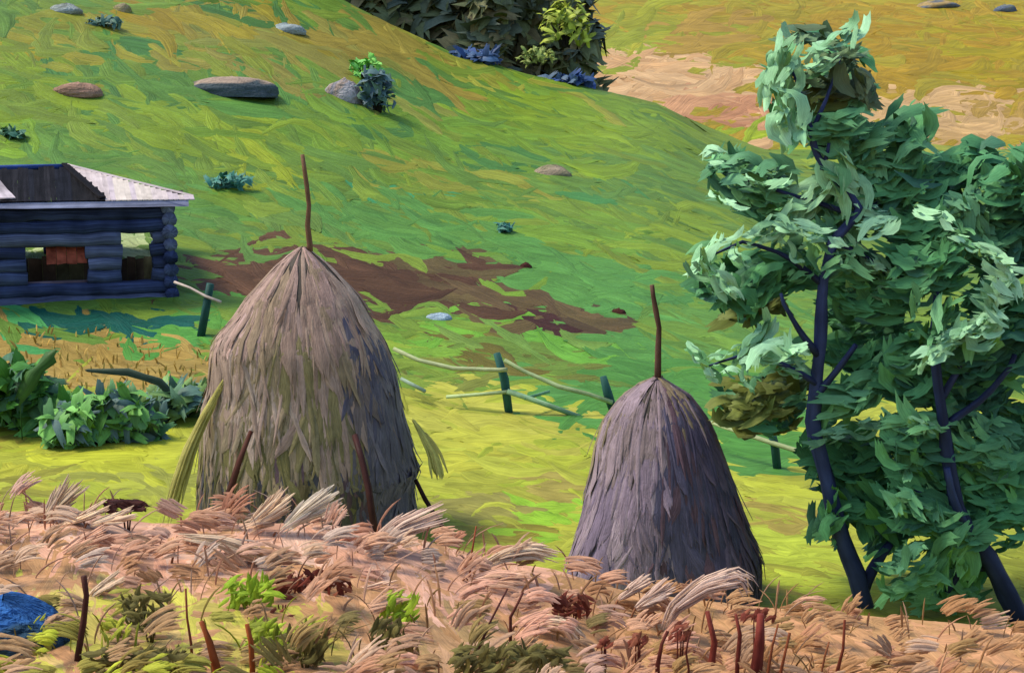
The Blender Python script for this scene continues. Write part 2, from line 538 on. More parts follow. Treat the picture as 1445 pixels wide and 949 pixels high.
def ground_colour(x, y, mixed=True):
    """colour of the ground cover at a place, painted hut shade and daylight included"""
    x = np.asarray(x, float)
    y = np.asarray(y, float)
    n = len(x)
    C = np.zeros((n, 3))
    for nm, sel in (('bank', y < 10.6), ('meadow', (y >= 10.6) & (y < 29)), ('hill', (y >= 29) & (y < 118)), ('far', y >= 118)):
        pal = np.array([alb(c, {'bank': 1.05, 'hill': 1.6}.get(nm, GAIN)) for c in PAL[nm]])
        if nm == 'bank':
            k = rng.integers(0, len(pal), n)
        else:
            sc = 0.5 if nm == 'meadow' else (.18 if nm == 'hill' else .05)
            q = (vnoise(x * sc, y * sc * .8, 5) * .9 + .35 * rng.standard_normal(n) + 1.2) / 2.4
            k = np.clip((q * len(pal)).astype(int), 0, len(pal) - 1)
        C[sel] = (.45 * pal[k] + .55 * pal.mean(0))[sel]
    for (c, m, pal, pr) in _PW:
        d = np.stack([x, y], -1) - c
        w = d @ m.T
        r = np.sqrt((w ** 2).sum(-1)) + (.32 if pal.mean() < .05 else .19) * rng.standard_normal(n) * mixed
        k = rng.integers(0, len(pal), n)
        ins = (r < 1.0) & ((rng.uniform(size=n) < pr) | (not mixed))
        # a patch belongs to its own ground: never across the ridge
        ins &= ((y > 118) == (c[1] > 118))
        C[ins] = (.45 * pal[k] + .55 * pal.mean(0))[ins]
    return C


# ------------------------------------------------------------------ the ground sheet
rows = np.concatenate([np.linspace(-30, 4, 12), np.linspace(4.4, 14, 60), np.linspace(14.3, 60, 150), np.linspace(60.6, 140, 130), np.linspace(143, 900, 110)])
cols_ = np.linspace(-1, 1, 300)
GX = cols_[None, :] * (26 + 0.75 * np.maximum(rows, 0))[:, None]
GY = np.broadcast_to(rows[:, None], GX.shape)
GZ = height(GX, GY)
g = Mesh()
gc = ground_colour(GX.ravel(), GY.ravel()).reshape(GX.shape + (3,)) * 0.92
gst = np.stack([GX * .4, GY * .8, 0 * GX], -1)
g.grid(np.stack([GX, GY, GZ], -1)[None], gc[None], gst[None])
tag(g.build('ground', M_ground), kind='structure')


def lay(px, py, L, Wd, ang, C=None, bend=None, thick=.08, jit=.05, mesh=None, lift=0.0, K=6, streak=.06):
    """strips of cover combed over the ground; sizes as seen from the bank"""
    p = at(px, py)
    ok = ~np.isnan(p).any(1)
    p, L, Wd, ang = p[ok], L[ok], Wd[ok], ang[ok]
    n = len(p)
    x, y = p[:, 0], p[:, 1]
    e = 0.4
    hx = (height(x + e, y) - height(x - e, y)) / (2 * e)
    hy = (height(x, y + e) - height(x, y - e)) / (2 * e)
    s = y / FOC
    los = (p[:, 2] - EYE) / y
    adv = s / np.maximum(hy - los, 0.10)       # metres of ground per photo pixel of height
    if C is None:
        C = ground_colour(x, y)
    else:
        C = np.broadcast_to(C, (len(ok), 3))[ok]
    u = np.linspace(-1, 1, K)[None]
    b = (rng.standard_normal(n) * .12 if bend is None else np.broadcast_to(bend, (len(ok),))[ok])[:, None]
    du = u * L[:, None] / 2
    dv = b * (1 - u ** 2) * L[:, None]
    ca, sa = np.cos(ang)[:, None], np.sin(ang)[:, None]
    qx = du * ca - dv * sa
    qy = du * sa + dv * ca
    X = x[:, None] + qx * s[:, None]
    Y = y[:, None] + qy * adv[:, None]
    N = unit(np.stack([-hx, -hy, np.ones(n)], -1))
    t = Wd * s * thick * .6
    Z = height(X, Y) + lift
    P = np.stack([X, Y, Z], -1)
    T = unit(np.gradient(P, axis=1))
    NN = np.broadcast_to(N[:, None], P.shape)
    S = np.stack([-sa * s[:, None] + 0 * u, ca * adv[:, None] + 0 * u], -1)
    wid = np.linalg.norm(S, axis=-1).mean(1)
    S3 = np.stack([S[..., 0], S[..., 1], S[..., 0] * hx[:, None] + S[..., 1] * hy[:, None]], -1)
    S3 = unit(S3)
    keep = np.ptp(Y, axis=1) < np.where(y > 100, 40, 9)
    mesh.strokes(P[keep], S3[keep], NN[keep], (Wd / 2 * wid)[keep], t[keep], C[keep], jit=jit, streak=streak, ground=True)


def fill(mesh, n, x0, x1, y0, y1, L, W, ang, angj, cond=None, thick=.08, lift=0.0, tilt=None):
    px = rng.uniform(x0, x1, n)
    py = rng.uniform(y0, y1, n)
    p = at(px, py)
    ok = ~np.isnan(p).any(1)
    if cond is not None:
        ok &= cond(p)
    px, py = px[ok], py[ok]
    m = len(px)
    an = R(ang) + rng.standard_normal(m) * R(angj)
    if tilt is not None:
        an = an + tilt(px, py)
    o = np.argsort(py)
    lay(px[o], py[o], L * rng.uniform(.5, 1.5, m), W * rng.uniform(.6, 1.4, m), an, thick=thick, mesh=mesh, lift=lift)


far = Mesh()
fill(far, 2200, 700, 1700, -90, 240, 95, 14, 4, 14, cond=lambda p: p[:, 1] > 120)
tag(far.build('far_field_grass', M_far), 'ochre and pink stubble grass covering the far hillside', 'grass', kind='stuff')

hill = Mesh()
fill(hill, 5600, -250, 1700, -60, 560, 95, 15, -6, 9, cond=lambda p: (p[:, 1] > 28) & (p[:, 1] < 92),
     tilt=lambda px, py: -R(10) * np.sin(px / 210.0) * (py < 330))
fill(hill, 4500, -250, 1700, -60, 560, 62, 6, -6, 9, cond=lambda p: (p[:, 1] > 28) & (p[:, 1] < 92), lift=.02,
     tilt=lambda px, py: -R(10) * np.sin(px / 210.0) * (py < 330))
tag(hill.build('hill_grass', M_hill), 'mixed green and yellow pasture grass covering the near hillside', 'grass', kind='stuff')

mead = Mesh()
fill(mead, 3000, -200, 1650, 520, 900, 95, 17, -5, 12, cond=lambda p: (p[:, 1] > 12) & (p[:, 1] < 30))
tag(mead.build('meadow_grass', M_mead), 'bright yellow green mown grass covering the level meadow', 'grass', kind='stuff')


# ------------------------------------------------------------------ woodland on the back of the ridge
def leaf_cloud(mesh, centre, rad, n, cols, L, W, gain=.8, up=.5):
    c = np.asarray(centre)
    d = unit(rng.standard_normal((n, 3)))
    r = rng.uniform(.35, 1, n) ** .5
    P0 = c + d * r[:, None] * np.asarray(rad)
    T = unit(rng.standard_normal((n, 3)) * [1, 1, .6] + [0, 0, -.5])
    N = unit(d * .35 + [-.2, -.5, up + .2] + .2 * rng.standard_normal((n, 3)))
    S = unit(np.cross(T, N))
    N = np.cross(S, T)
    K = 4
    u = np.linspace(-1, 1, K)
    LL = L * rng.uniform(.6, 1.4, n)
    P = P0[:, None] + T[:, None] * (u[None] * LL[:, None] / 2)[..., None] - N[:, None] * ((u[None] ** 2) * LL[:, None] * .14)[..., None]
    pal = np.array([alb(q, gain) for q in cols])
    C = pal[rng.integers(0, len(pal), n)]
    mesh.strokes(P, np.broadcast_to(S[:, None], P.shape), np.broadcast_to(N[:, None], P.shape), W * rng.uniform(.6, 1.3, n) / 2, np.full(n, W * .03), C, jit=.08, taper=.6)


wood = Mesh()
dk = [(56, 60, 40), (50, 54, 42), (68, 68, 44), (62, 56, 38), (48, 54, 46)]
for i in range(26):
    f = i / 25
    X = -16.5 + f * 21.5 + random.uniform(-.6, .6)
    Y = 104 + random.uniform(-4, 9)
    zb = float(height(X, Y))
    hgt = random.uniform(13, 19)
    r0 = random.uniform(1.7, 2.6)
    X = min(X, 4.6)
    if X > 3:
        r0 = 1.5
    wood.tube([(X, Y, zb - .5), (X, Y, zb + hgt * .8)], [.25, .08], alb((50, 42, 40)), sides=6)
    cs = dk if i % 4 else [(84, 88, 52), (70, 78, 50), (52, 58, 46)]
    for k in range(9):
        t = k / 8
        leaf_cloud(wood, (X + random.uniform(-.5, .5), Y + random.uniform(-.5, .5), zb + 1.0 + t * hgt), (r0 * (1.1 - .65 * t), r0 * (1.1 - .65 * t), 1.6), 60, cs, 2.4, 1.3, gain=.27)
tag(wood.build('woodland', M_leaf), 'dark green wood standing behind the crest of the hill', 'wood', kind='stuff')


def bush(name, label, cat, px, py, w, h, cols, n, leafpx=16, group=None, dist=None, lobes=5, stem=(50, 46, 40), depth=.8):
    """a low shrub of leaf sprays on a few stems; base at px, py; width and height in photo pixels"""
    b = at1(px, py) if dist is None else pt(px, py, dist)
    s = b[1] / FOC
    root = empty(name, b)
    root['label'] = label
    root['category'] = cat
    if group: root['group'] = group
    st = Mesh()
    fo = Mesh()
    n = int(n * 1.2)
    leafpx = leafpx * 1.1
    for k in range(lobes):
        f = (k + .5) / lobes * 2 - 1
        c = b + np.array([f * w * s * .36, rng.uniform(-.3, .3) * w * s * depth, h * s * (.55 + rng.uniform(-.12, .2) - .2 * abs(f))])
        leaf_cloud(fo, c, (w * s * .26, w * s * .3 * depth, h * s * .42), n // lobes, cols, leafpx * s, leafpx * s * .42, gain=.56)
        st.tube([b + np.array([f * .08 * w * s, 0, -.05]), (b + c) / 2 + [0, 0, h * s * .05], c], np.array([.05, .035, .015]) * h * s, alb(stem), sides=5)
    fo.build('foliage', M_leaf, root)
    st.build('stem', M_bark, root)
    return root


# shrubs carrying the sunlight on the wood's branches, painted into their colour
bush('shrub', 'yellow green shrub painted as sunlit branches at the right edge of the dark wood', 'shrub', 797, 66, 66, 62, [(128, 138, 52), (118, 128, 48), (100, 112, 46)], 110, 16, dist=95.0)
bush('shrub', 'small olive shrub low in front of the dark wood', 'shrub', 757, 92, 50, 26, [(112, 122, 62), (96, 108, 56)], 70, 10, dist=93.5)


bush('shrub', 'low added shrub on the crest, coloured as the blue shade below the middle of the dark wood', 'shrub', 668, 93, 72, 22, [(38, 56, 92), (34, 50, 76), (46, 66, 92)], 60, 22, dist=91.6)  # added leaf masses painting the blue shade along the wood's foot
bush('shrub', 'low added shrub on the crest, coloured as the blue shade below the right end of the wood', 'shrub', 790, 124, 92, 18, [(38, 58, 98), (34, 52, 82), (60, 76, 92)], 70, 22, dist=91.6)  # same painted blue shade, under the wood's right end


# ------------------------------------------------------------------ boulders and small tufts on the slopes
def boulder(name, label, px, py, w, h, cols, group=None, cat='boulder', wdir=None, mat=None, deep=.8, top=None):
    h = h * (.62 if top is None or w > 150 else .5)
    cols = [tuple(min(255, q * 1.06) for q in c) for c in cols]
    b = at1(px, py)
    s = b[1] / FOC
    m = Mesh()
    nu, nv = 14, 22
    th = np.linspace(0.02, np.pi * .62, nu)[:, None]
    ph = np.linspace(0, 2 * np.pi, nv + 1)[None, :-1]
    sd = random.randint(0, 9999)
    rr = 1 + .13 * vnoise(np.cos(ph) * 1.0 + th, np.sin(ph) * 1.0 - th, sd) + .02 * rng.standard_normal((nu, nv))
    V = np.stack([np.sin(th) * np.cos(ph) * rr * w * s / 2, np.sin(th) * np.sin(ph) * rr * w * s / 2 * deep, np.cos(th) * rr * h * s + 0 * ph], -1) + b - [0, 0, h * s * .12]
    pal = np.array([alb(c, 1.15) for c in cols])
    q = vnoise(np.cos(ph) * 2 + th * 2, np.sin(ph) * 2 + th, sd + 1)
    if top is not None:
        k = np.where(th + .25 * q < top, 0, 1 + np.clip(((q + 1) / 2 * (len(pal) - 1)).astype(int), 0, len(pal) - 2))
    else:
        k = np.clip(((q + 1) / 2 * len(pal)).astype(int), 0, len(pal) - 1)
    C = pal[k] * (1 + .07 * rng.standard_normal((nu, nv, 1)))
    st = np.stack([np.broadcast_to(th * 2, q.shape), np.broadcast_to(np.sin(ph) * 3, q.shape), np.full(q.shape, sd * 1.0)], -1)
    m.grid(V[None], np.clip(C, .003, .85)[None], st[None], closed=True)
    o = m.build(name, mat or M_rock)
    tag(o, label, cat, group)
    return o


G_R = 'boulders scattered over the green hillside'
boulder('boulder', 'flat mauve boulder lying alone in the grass, far up left', 112, 131, 68, 24, [(150, 118, 100), (136, 108, 90)], G_R)
boulder('boulder', 'widest boulder on the hill, mauve on top and slate blue below', 328, 128, 128, 40, [(146, 128, 112), (70, 80, 84)], G_R, top=.95)
boulder('boulder', 'pale lilac boulder beside the dark bush below the wood', 486, 138, 54, 44, [(156, 152, 154), (150, 132, 120), (128, 128, 136)], G_R)
boulder('boulder', 'lone mauve stone in the middle of the green slope', 780, 245, 56, 22, [(130, 122, 96), (142, 128, 108)], G_R)
boulder('boulder', 'long pale blue grey slab on the yellow upper slope', 406, 44, 50, 18, [(140, 150, 150), (126, 140, 140)], G_R)
boulder('boulder', 'pale grey blue stone at the very top left of the hill', 92, 16, 44, 18, [(142, 150, 146), (128, 134, 124)], G_R)
boulder('boulder', 'small grey brown stone near the top of the hill', 172, 16, 26, 18, [(140, 132, 90), (150, 138, 110)], G_R)
boulder('stone', 'pale blue stone lying on the brown bare soil', 620, 449, 42, 15, [(160, 180, 190), (138, 158, 172)], None, 'stone')
boulder('earth_clod', 'dark brown clod of earth on the grass above the fence', 742, 377, 18, 13, [(80, 46, 40), (70, 40, 36)], None, 'clod')
boulder('earth_clod', 'dark brown clod of earth beside the small haystack pole', 873, 442, 20, 14, [(76, 44, 38), (86, 52, 42)], None, 'clod')
boulder('boulder', 'slate blue rock at the top edge of the far yellow hillside', 1322, 10, 58, 16, [(96, 100, 104), (150, 128, 86)], None)
boulder('boulder', 'round dark blue rock on the far yellow hillside near the right edge', 1419, 16, 34, 15, [(84, 94, 110), (104, 110, 104)], None)

darkb = [(58, 78, 78), (50, 68, 74), (66, 88, 72)]
bush('bush', 'dark slate green bush beside the pale lilac boulder', 'bush', 533, 158, 46, 54, darkb, 90, 18)
bush('bush', 'small bright green bush behind the pale lilac boulder', 'bush', 515, 112, 46, 32, [(96, 148, 66), (84, 138, 64)], 70, 14)
bush('bush', 'low spreading dark teal bush on the slope right of the hut roof', 'bush', 325, 265, 62, 20, [(48, 92, 82), (58, 98, 84)], 80, 14)
bush('bush', 'tiny dark teal bush in the middle of the slope', 'bush', 712, 329, 28, 16, [(44, 84, 84), (52, 92, 80)], 40, 10)
bush('bush', 'low dark bush at the top left of the yellow slope', 'bush', 148, 38, 54, 12, [(52, 78, 72), (60, 84, 70)], 60, 12)
bush('bush', 'low dark bush at the left edge above the hut roof', 'bush', 14, 194, 50, 14, [(50, 84, 70), (60, 92, 66)], 60, 12)


# ------------------------------------------------------------------ the log hut
HD = 36.0
hp0 = pt(243, 446, HD)              # foot of the right front corner
haz = R(-19.5)
hx = np.array([math.cos(haz), -math.sin(haz), 0])      # along the front, to the right
hy = np.array([math.sin(haz), math.cos(haz), 0])       # into the depth
hz = np.array([0, 0, 1.0])
HW, HDp, HH = 5.6, 4.2, 2.98
base_z = hp0[2]
hut = empty('log_hut', hp0 - hx * HW / 2)
tag(hut, 'dark blue weathered log hut with a broken roof and empty windows', 'hut')


def on_wall(px, py, back=False):
    """hut coordinates of the point a line of sight meets on the front (or back) wall"""
    d = ray(px, py)
    o = np.array([0, 0, EYE])
    q = hp0 + (hy * HDp if back else 0)
    t = np.dot(q - o, hy) / np.dot(d, hy)
    w = o + d * t - hp0
    return np.dot(w, hx), np.dot(w, hz)


NL = 9
LR = HH / NL / 2
navy = [(42, 50, 76), (36, 44, 70), (50, 58, 82), (62, 68, 90), (34, 40, 62)]


def wall(name, origin, ax, length, holes, over=.22, dz=0.0, ncol=0, sides=10):
    m = Mesh()
    for k in range(NL):
        z = LR + k * 2 * LR + dz
        cuts = [(-over, length + over)]
        for (x0, x1, z0, z1) in holes:
            if z0 < z < z1:
                nc = []
                for a, b in cuts:
                    if x0 > a and x1 < b:
                        nc += [(a, x0 + random.uniform(-.05, .05)), (x1 + random.uniform(-.05, .05), b)]
                    else:
                        nc.append((a, b))
                cuts = nc
        for a, b in cuts:
            n = max(3, int((b - a) / .35))
            t = np.linspace(a, b, n)
            wob = .018 * rng.standard_normal((n, 1)) * hz + .012 * rng.standard_normal((n, 1)) * np.cross(ax, hz)
            P = origin + t[:, None] * ax + z * hz + wob
            m.tube(P, LR * 1.16 * (1 + .04 * rng.standard_normal(n)), alb(random.choice(navy), .62), sides=sides, jit=.10, rough=.03)
    return m.build(name, M_wood, hut)


o_fl = hp0 - hx * HW
lw = [on_wall(34, 344), on_wall(124, 400)]
rw = [on_wall(171, 332), on_wall(216, 404)]
front_holes = [(lw[0][0] + HW, lw[1][0] + HW, lw[1][1], lw[0][1]), (rw[0][0] + HW, rw[1][0] + HW, rw[1][1], rw[0][1])]
wall('front_wall', o_fl, hx, HW, front_holes, over=.12)
lb = [on_wall(24, 330, True), on_wall(64, 362, True)]
rb = [on_wall(166, 318, True), on_wall(222, 356, True)]
back_holes = [(lb[0][0] + HW, lb[1][0] + HW, lb[1][1], lb[0][1]), (rb[0][0] + HW, rb[1][0] + HW, rb[1][1], rb[0][1])]
wall('back_wall', o_fl + hy * HDp, hx, HW, back_holes, over=.12)
wall('side_wall', hp0, hy, HDp, [], over=.26, dz=LR * .9)
wall('side_wall', o_fl, hy, HDp, [], over=.26, dz=LR * .9)


def hutp(px, py, depth):
    d = ray(px, py)
    o = np.array([0, 0, EYE])
    t = np.dot(hp0 + hy * depth - o, hy) / np.dot(d, hy)
    return o + d * t


# shutter boards hanging in the upper part of the left window
m = Mesh()
a, b = hutp(64, 345, .12), hutp(123, 371, .12)
w3 = np.dot(b - a, hx)
for k in range(4):
    m.box(a + hx * (w3 * k / 4 + .01) - hz * (a[2] - b[2]) , hx * (w3 / 4 - .012), hy * .05, hz * (a[2] - b[2] + random.uniform(-.02, .04)), alb((132, 66, 48), .5))
sh = m.build('shutter', M_wood, hut)
sh['label'] = 'red brown board shutter'
# added dark boards standing in for the interior shade behind the lower windows
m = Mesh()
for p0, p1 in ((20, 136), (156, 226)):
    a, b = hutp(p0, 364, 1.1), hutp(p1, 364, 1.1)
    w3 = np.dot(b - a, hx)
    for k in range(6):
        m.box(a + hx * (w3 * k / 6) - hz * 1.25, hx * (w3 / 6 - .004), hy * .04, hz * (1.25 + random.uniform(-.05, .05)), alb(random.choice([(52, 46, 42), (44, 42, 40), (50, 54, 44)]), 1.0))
m.build('shade_boards', M_wood, hut)
# window lintels and sills
for (p, q) in ((34, 126), (170, 217)):
    m = Mesh()
    y_ = 402 if p < 100 else 405
    a, b = hutp(p, y_, -.06), hutp(q, y_, -.06)
    m.box(a, hx * np.dot(b - a, hx), hy * .16, hz * .07, alb((70, 60, 66), .6))
    m.build('window_sill', M_wood, hut)

# roof: long boards on the front slope, dark and broken at the left, pale at the right, over rafters
eave_z = base_z + HH + .02
ridge_z = pt(100, 236, HD + 1.5)[2]
RX = on_wall(100, 283)[0]          # hut coordinate of the ridge end
m = Mesh()
e0 = o_fl - hx * .3 - hy * .42 + hz * (eave_z - base_z)
m.box(e0, hx * (HW + .80), hy * .10, hz * .15, alb((112, 116, 138), .9))
m.build('eave_beam', M_wood, hut)
apex = hp0 + hx * RX + hy * 2.1 + hz * (ridge_z - base_z)


def roof_board(mesh, x_e, x_t, f0, f1, w, col, gain, lift=0.0):
    """a board from the eave (hut x = x_e) up towards the ridge (x_t), covering f0..f1 of the slope"""
    A = hp0 + hx * x_e - hy * .4 + hz * (HH + .16)
    B = hp0 + hx * x_t + hy * 2.05 + hz * (ridge_z - base_z)
    d = B - A
    nn = unit(np.cross(hx, d))
    mesh.box(A + d * f0 + nn * (.02 + lift), d * (f1 - f0), hx * w, nn * .035, col if gain is None else alb(col, gain))


pale, dark = Mesh(), Mesh()
ne = 48
for k in range(ne):
    f = k / (ne - 1)
    xe = -HW - .2 + f * (HW + .72)
    w = (HW + .92) / ne * 1.0
    xr = RX + random.uniform(-.03, .03)
    xtop = min(xe, xr)
    px_e = xe
    if xe > RX:
        # the slope falls from the ridge end to the right corner
        fr = 1 - (xe - RX) / (0.52 - RX + .12)
        if xe < RX + .85:
            fb_ = .95 * (1 - (xe - RX) / .85) ** .8
            roof_board(dark, xe, xe, 0.0, fb_, w, (48, 46, 48), 4.0)
            roof_board(pale, xe, xe, fb_, max(fb_ + .03, fr), w, (214, 200, 198), 1.45)
        else:
            roof_board(pale, xe, xe, 0.0, max(.12, fr), w, random.choice([(216, 202, 198), (210, 196, 194), (206, 192, 196), (218, 206, 194)]), 1.45)
    else:
        roof_board(dark, xe, xe, 0.0, random.uniform(.88, 1.0), w, random.choice([(54, 52, 60), (46, 44, 50), (66, 64, 70), (48, 50, 62)]), 4.0)
o = dark.build('roof_boards', M_wood, hut); o['label'] = 'black roof boards'
o = pale.build('roof_boards', M_plank, hut); o['label'] = 'pale weathered roof boards'
# back slope and right end in one rough covering, so that the hut is closed
m = Mesh()
for k in range(20):
    xe = -HW - .2 + k * (HW + .72) / 19
    w = (HW + .92) / 20 * .95
    fr = 1.0 if xe < RX else max(.12, 1 - (xe - RX) / (0.52 - RX + .12))
    A = hp0 + hx * xe + hy * (HDp + .4) + hz * (HH + .14)
    B = hp0 + hx * xe + hy * 2.15 + hz * (ridge_z - base_z)
    d = B - A
    nn = unit(np.cross(d, hx))
    m.box(A, d * fr, hx * w, nn * .035, alb((110, 104, 108)))
m.build('back_roof_boards', M_wood, hut)
m = Mesh()
roof_board(m, -4.15, -4.95, .05, .98, .34, (170, 160, 164), 1.3, lift=.05)
o = m.build('loose_board', M_wood, hut); o['label'] = 'pale loose board lying askew on the roof'
m = Mesh()
roof_board(m, -4.9, -5.75, .0, 1.25, .40, (60, 74, 104), 1.1, lift=.10)
o = m.build('rafter', M_wood, hut); o['label'] = 'dark blue fallen rafter on the roof'
m = Mesh()
m.tube([hp0 + hx * (-HW - .2) + hy * 2.1 + hz * (ridge_z - base_z - .03), apex + hz * .02 - hx * 1.2, apex + hz * .03], [.06, .07, .07], alb((60, 84, 150), 1.3))
m.build('ridge_pole', M_wood, hut)
m = Mesh()
A_ = apex + hz * .06
B_ = hp0 + hx * .66 - hy * .1 + hz * (HH + .26)
m.box(A_ - hy * .08, B_ - A_, hy * .16, hz * .05, alb((214, 200, 204), 1.5))
m.build('edge_cover_board', M_plank, hut)  # added to cover the stepped top ends of the pale boards
m = Mesh()
B_ = hp0 + hx * (RX + .86) - hy * .36 + hz * (HH + .24)
m.box(A_ - hx * .16 + hz * .02, B_ - A_, hx * .17, hz * .05, alb((40, 38, 42), 3.0))
o = m.build('edge_cover_board', M_wood, hut); o['label'] = 'black cover board added over the steps along the edge of the broken roof'  # added over the steps where dark boards meet pale ones


def resample(pts, n):
    pts = np.asarray(pts, float)
    d = np.concatenate([[0], np.cumsum(np.linalg.norm(np.diff(pts, axis=0), axis=1))])
    t = np.linspace(0, d[-1], n)
    return np.stack([np.interp(t, d, pts[:, k]) for k in range(pts.shape[1])], -1), d[-1]


# ------------------------------------------------------------------ haystacks
def haystack(base, prof, ht, label, zones, n, pole_pts, seed, colpole, L=1.0, W=.12, sq=.85, lump=.07, skew=0.0, gain=.84, hue=(1.03, .95, .97)):
    """prof: (fraction of the height from the top, radius left, radius right)"""
    b = np.asarray(base, float)
    root = empty('haystack', b)
    tag(root, label, 'haystack', 'haystacks on the meadow')
    fr = np.array([q[0] for q in prof])
    rl = np.array([q[1] for q in prof])
    rr = np.array([q[2] for q in prof])

    def surf(f, a):
        """a: angle, 0 = right, -pi/2 = towards the viewer"""
        A, B = np.interp(f, fr, rl), np.interp(f, fr, rr)
        c = np.cos(a)
        rx = np.where(c > 0, B, A)
        r = np.sqrt((rx * c) ** 2 + (sq * (A + B) / 2 * np.sin(a)) ** 2)
        r = r * (1 + lump * vnoise(np.cos(a) * 1.2 + f * 2.2, np.sin(a) * 1.2 - f * 1.6, seed))
        return np.stack([b[0] + r * np.cos(a) + skew * (1 - f), b[1] + r * np.sin(a), b[2] + ht * (1 - f) + 0 * r], -1)
    m = Mesh()
    F = np.linspace(0, 1.03, 40)[:, None] ** 1.0
    A = np.linspace(0, 2 * np.pi, 49)[None, :-1]
    V = surf(F + 0 * A, A + 0 * F)
    pal0 = alb((96, 88, 78))
    m.grid(V[None], np.broadcast_to(pal0, V.shape)[None], np.stack([np.broadcast_to(F * 4, V.shape[:2]), np.broadcast_to(np.sin(A) * 6, V.shape[:2]), 0 * (F + A)], -1)[None], closed=True)
    # swaths of hay combed down over the core
    f = np.sqrt(rng.uniform(0.0, 1, n)) * .98
    a = rng.uniform(-np.pi, np.pi, n)
    o = np.argsort(-f)
    f, a = f[o], a[o]
    K = 6
    u = np.linspace(0, 1, K)
    LL = L * rng.uniform(.55, 1.4, n) / ht
    F2 = f[:, None] + u[None] * LL[:, None] - LL[:, None] * .35
    F2 = np.clip(F2, 0.0, 1.02)
    A2 = a[:, None] + (rng.standard_normal((n, 1)) * .22 * u[None]) * (.4 + .6 * f[:, None])
    P = surf(F2, A2)
    Pa = surf(F2, A2 + .02)
    Pf = surf(np.clip(F2 + .01, 0, 1.05), A2)
    N = unit(np.cross(unit(Pa - P), unit(P - Pf)))
    ctr = np.stack([np.full(F2.shape, b[0]), np.full(F2.shape, b[1]), P[..., 2] - .3], -1)
    N = N * np.sign((N * (P - ctr)).sum(-1, keepdims=True))
    T = unit(np.gradient(P, axis=1) + 1e-6)
    S = unit(np.cross(T, N))
    P = P + N * (.012 + .03 * rng.uniform(size=(n, 1, 1)) ** 3 * u[None, :, None] ** 2)
    loose = (rng.uniform(size=n) < .045)[:, None, None]
    P = P + loose * N * (.075 * rng.uniform(.3, 1, size=(n, 1, 1)) * u[None, :, None] ** 2)
    # colours by place, with painted shade at the right and the foot
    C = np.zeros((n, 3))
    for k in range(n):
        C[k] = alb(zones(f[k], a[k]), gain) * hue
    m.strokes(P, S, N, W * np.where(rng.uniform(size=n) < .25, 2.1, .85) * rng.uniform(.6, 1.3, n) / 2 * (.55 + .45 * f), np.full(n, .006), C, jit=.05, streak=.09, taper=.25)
    m.build('hay', M_hay, root)
    q = Mesh()
    q.tube(pole_pts, np.linspace(.045, .028, len(pole_pts)), alb(colpole, 1.1), sides=7, rough=.1)
    q.build('pole', M_bark, root)
    return root, surf


D1 = 19.0
s1 = D1 / FOC
b1 = pt(436, 742, D1)
b1[2] = float(height(b1[0], b1[1]))
top1 = pt(436, 350, D1)
H1 = float(top1[2] - b1[2])


def pick(cols, f, a, sc, sd):
    q = (float(vnoise(a * sc, f * sc * 2.2, sd)) + random.gauss(0, .28) + 1) / 2
    return cols[int(np.clip(q * len(cols), 0, len(cols) - 1))]


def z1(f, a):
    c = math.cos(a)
    if c > .66 + random.gauss(0, .07) and f > .3:  # shaded right flank, painted as slate hay
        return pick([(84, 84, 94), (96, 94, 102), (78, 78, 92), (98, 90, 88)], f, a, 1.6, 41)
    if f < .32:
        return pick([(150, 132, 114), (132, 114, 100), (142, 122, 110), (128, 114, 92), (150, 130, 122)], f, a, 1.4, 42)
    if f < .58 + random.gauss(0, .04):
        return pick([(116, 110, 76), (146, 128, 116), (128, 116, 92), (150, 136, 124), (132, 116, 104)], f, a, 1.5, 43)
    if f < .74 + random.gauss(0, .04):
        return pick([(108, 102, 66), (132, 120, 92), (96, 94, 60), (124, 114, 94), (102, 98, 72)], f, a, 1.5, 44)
    return pick([(64, 64, 70), (84, 76, 60), (72, 72, 60), (82, 68, 74), (60, 62, 68), (92, 84, 58)], f, a, 1.8, 45)  # shade around the foot, painted into the hay


poleA = [pt(x, y, D1) for x, y in ((438, 362), (437, 345), (434, 318), (436, 290), (433, 262), (430, 240), (427, 218))]
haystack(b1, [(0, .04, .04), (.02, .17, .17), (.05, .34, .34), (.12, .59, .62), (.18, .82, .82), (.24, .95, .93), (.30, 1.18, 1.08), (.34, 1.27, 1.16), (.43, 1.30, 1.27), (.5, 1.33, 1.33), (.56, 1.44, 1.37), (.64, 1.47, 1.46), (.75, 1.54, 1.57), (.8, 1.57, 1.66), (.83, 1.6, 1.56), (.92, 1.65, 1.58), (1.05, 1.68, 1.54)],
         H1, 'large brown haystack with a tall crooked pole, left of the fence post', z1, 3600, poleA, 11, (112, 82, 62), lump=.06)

D2 = 16.0
s2 = D2 / FOC
b2 = pt(932, 838, D2)
b2[2] = float(height(b2[0], b2[1]))
H2 = float(pt(920, 533, D2)[2] - b2[2])


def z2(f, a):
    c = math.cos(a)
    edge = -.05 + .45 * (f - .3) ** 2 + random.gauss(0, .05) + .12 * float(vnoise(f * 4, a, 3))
    if c > edge and f > .10:  # side away from the sun, its shade painted into the hay colour
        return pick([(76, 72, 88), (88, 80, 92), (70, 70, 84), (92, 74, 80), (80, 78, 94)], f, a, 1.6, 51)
    if f < .3:
        return pick([(134, 120, 120), (120, 108, 104), (140, 126, 128), (122, 112, 86)], f, a, 1.4, 52)
    if f < .84:
        return pick([(132, 118, 128), (120, 108, 116), (136, 124, 128), (110, 100, 112)], f, a, 1.4, 53)
    return pick([(92, 92, 112), (84, 84, 104), (108, 100, 110)], f, a, 1.6, 54)  # shaded foot, painted slate


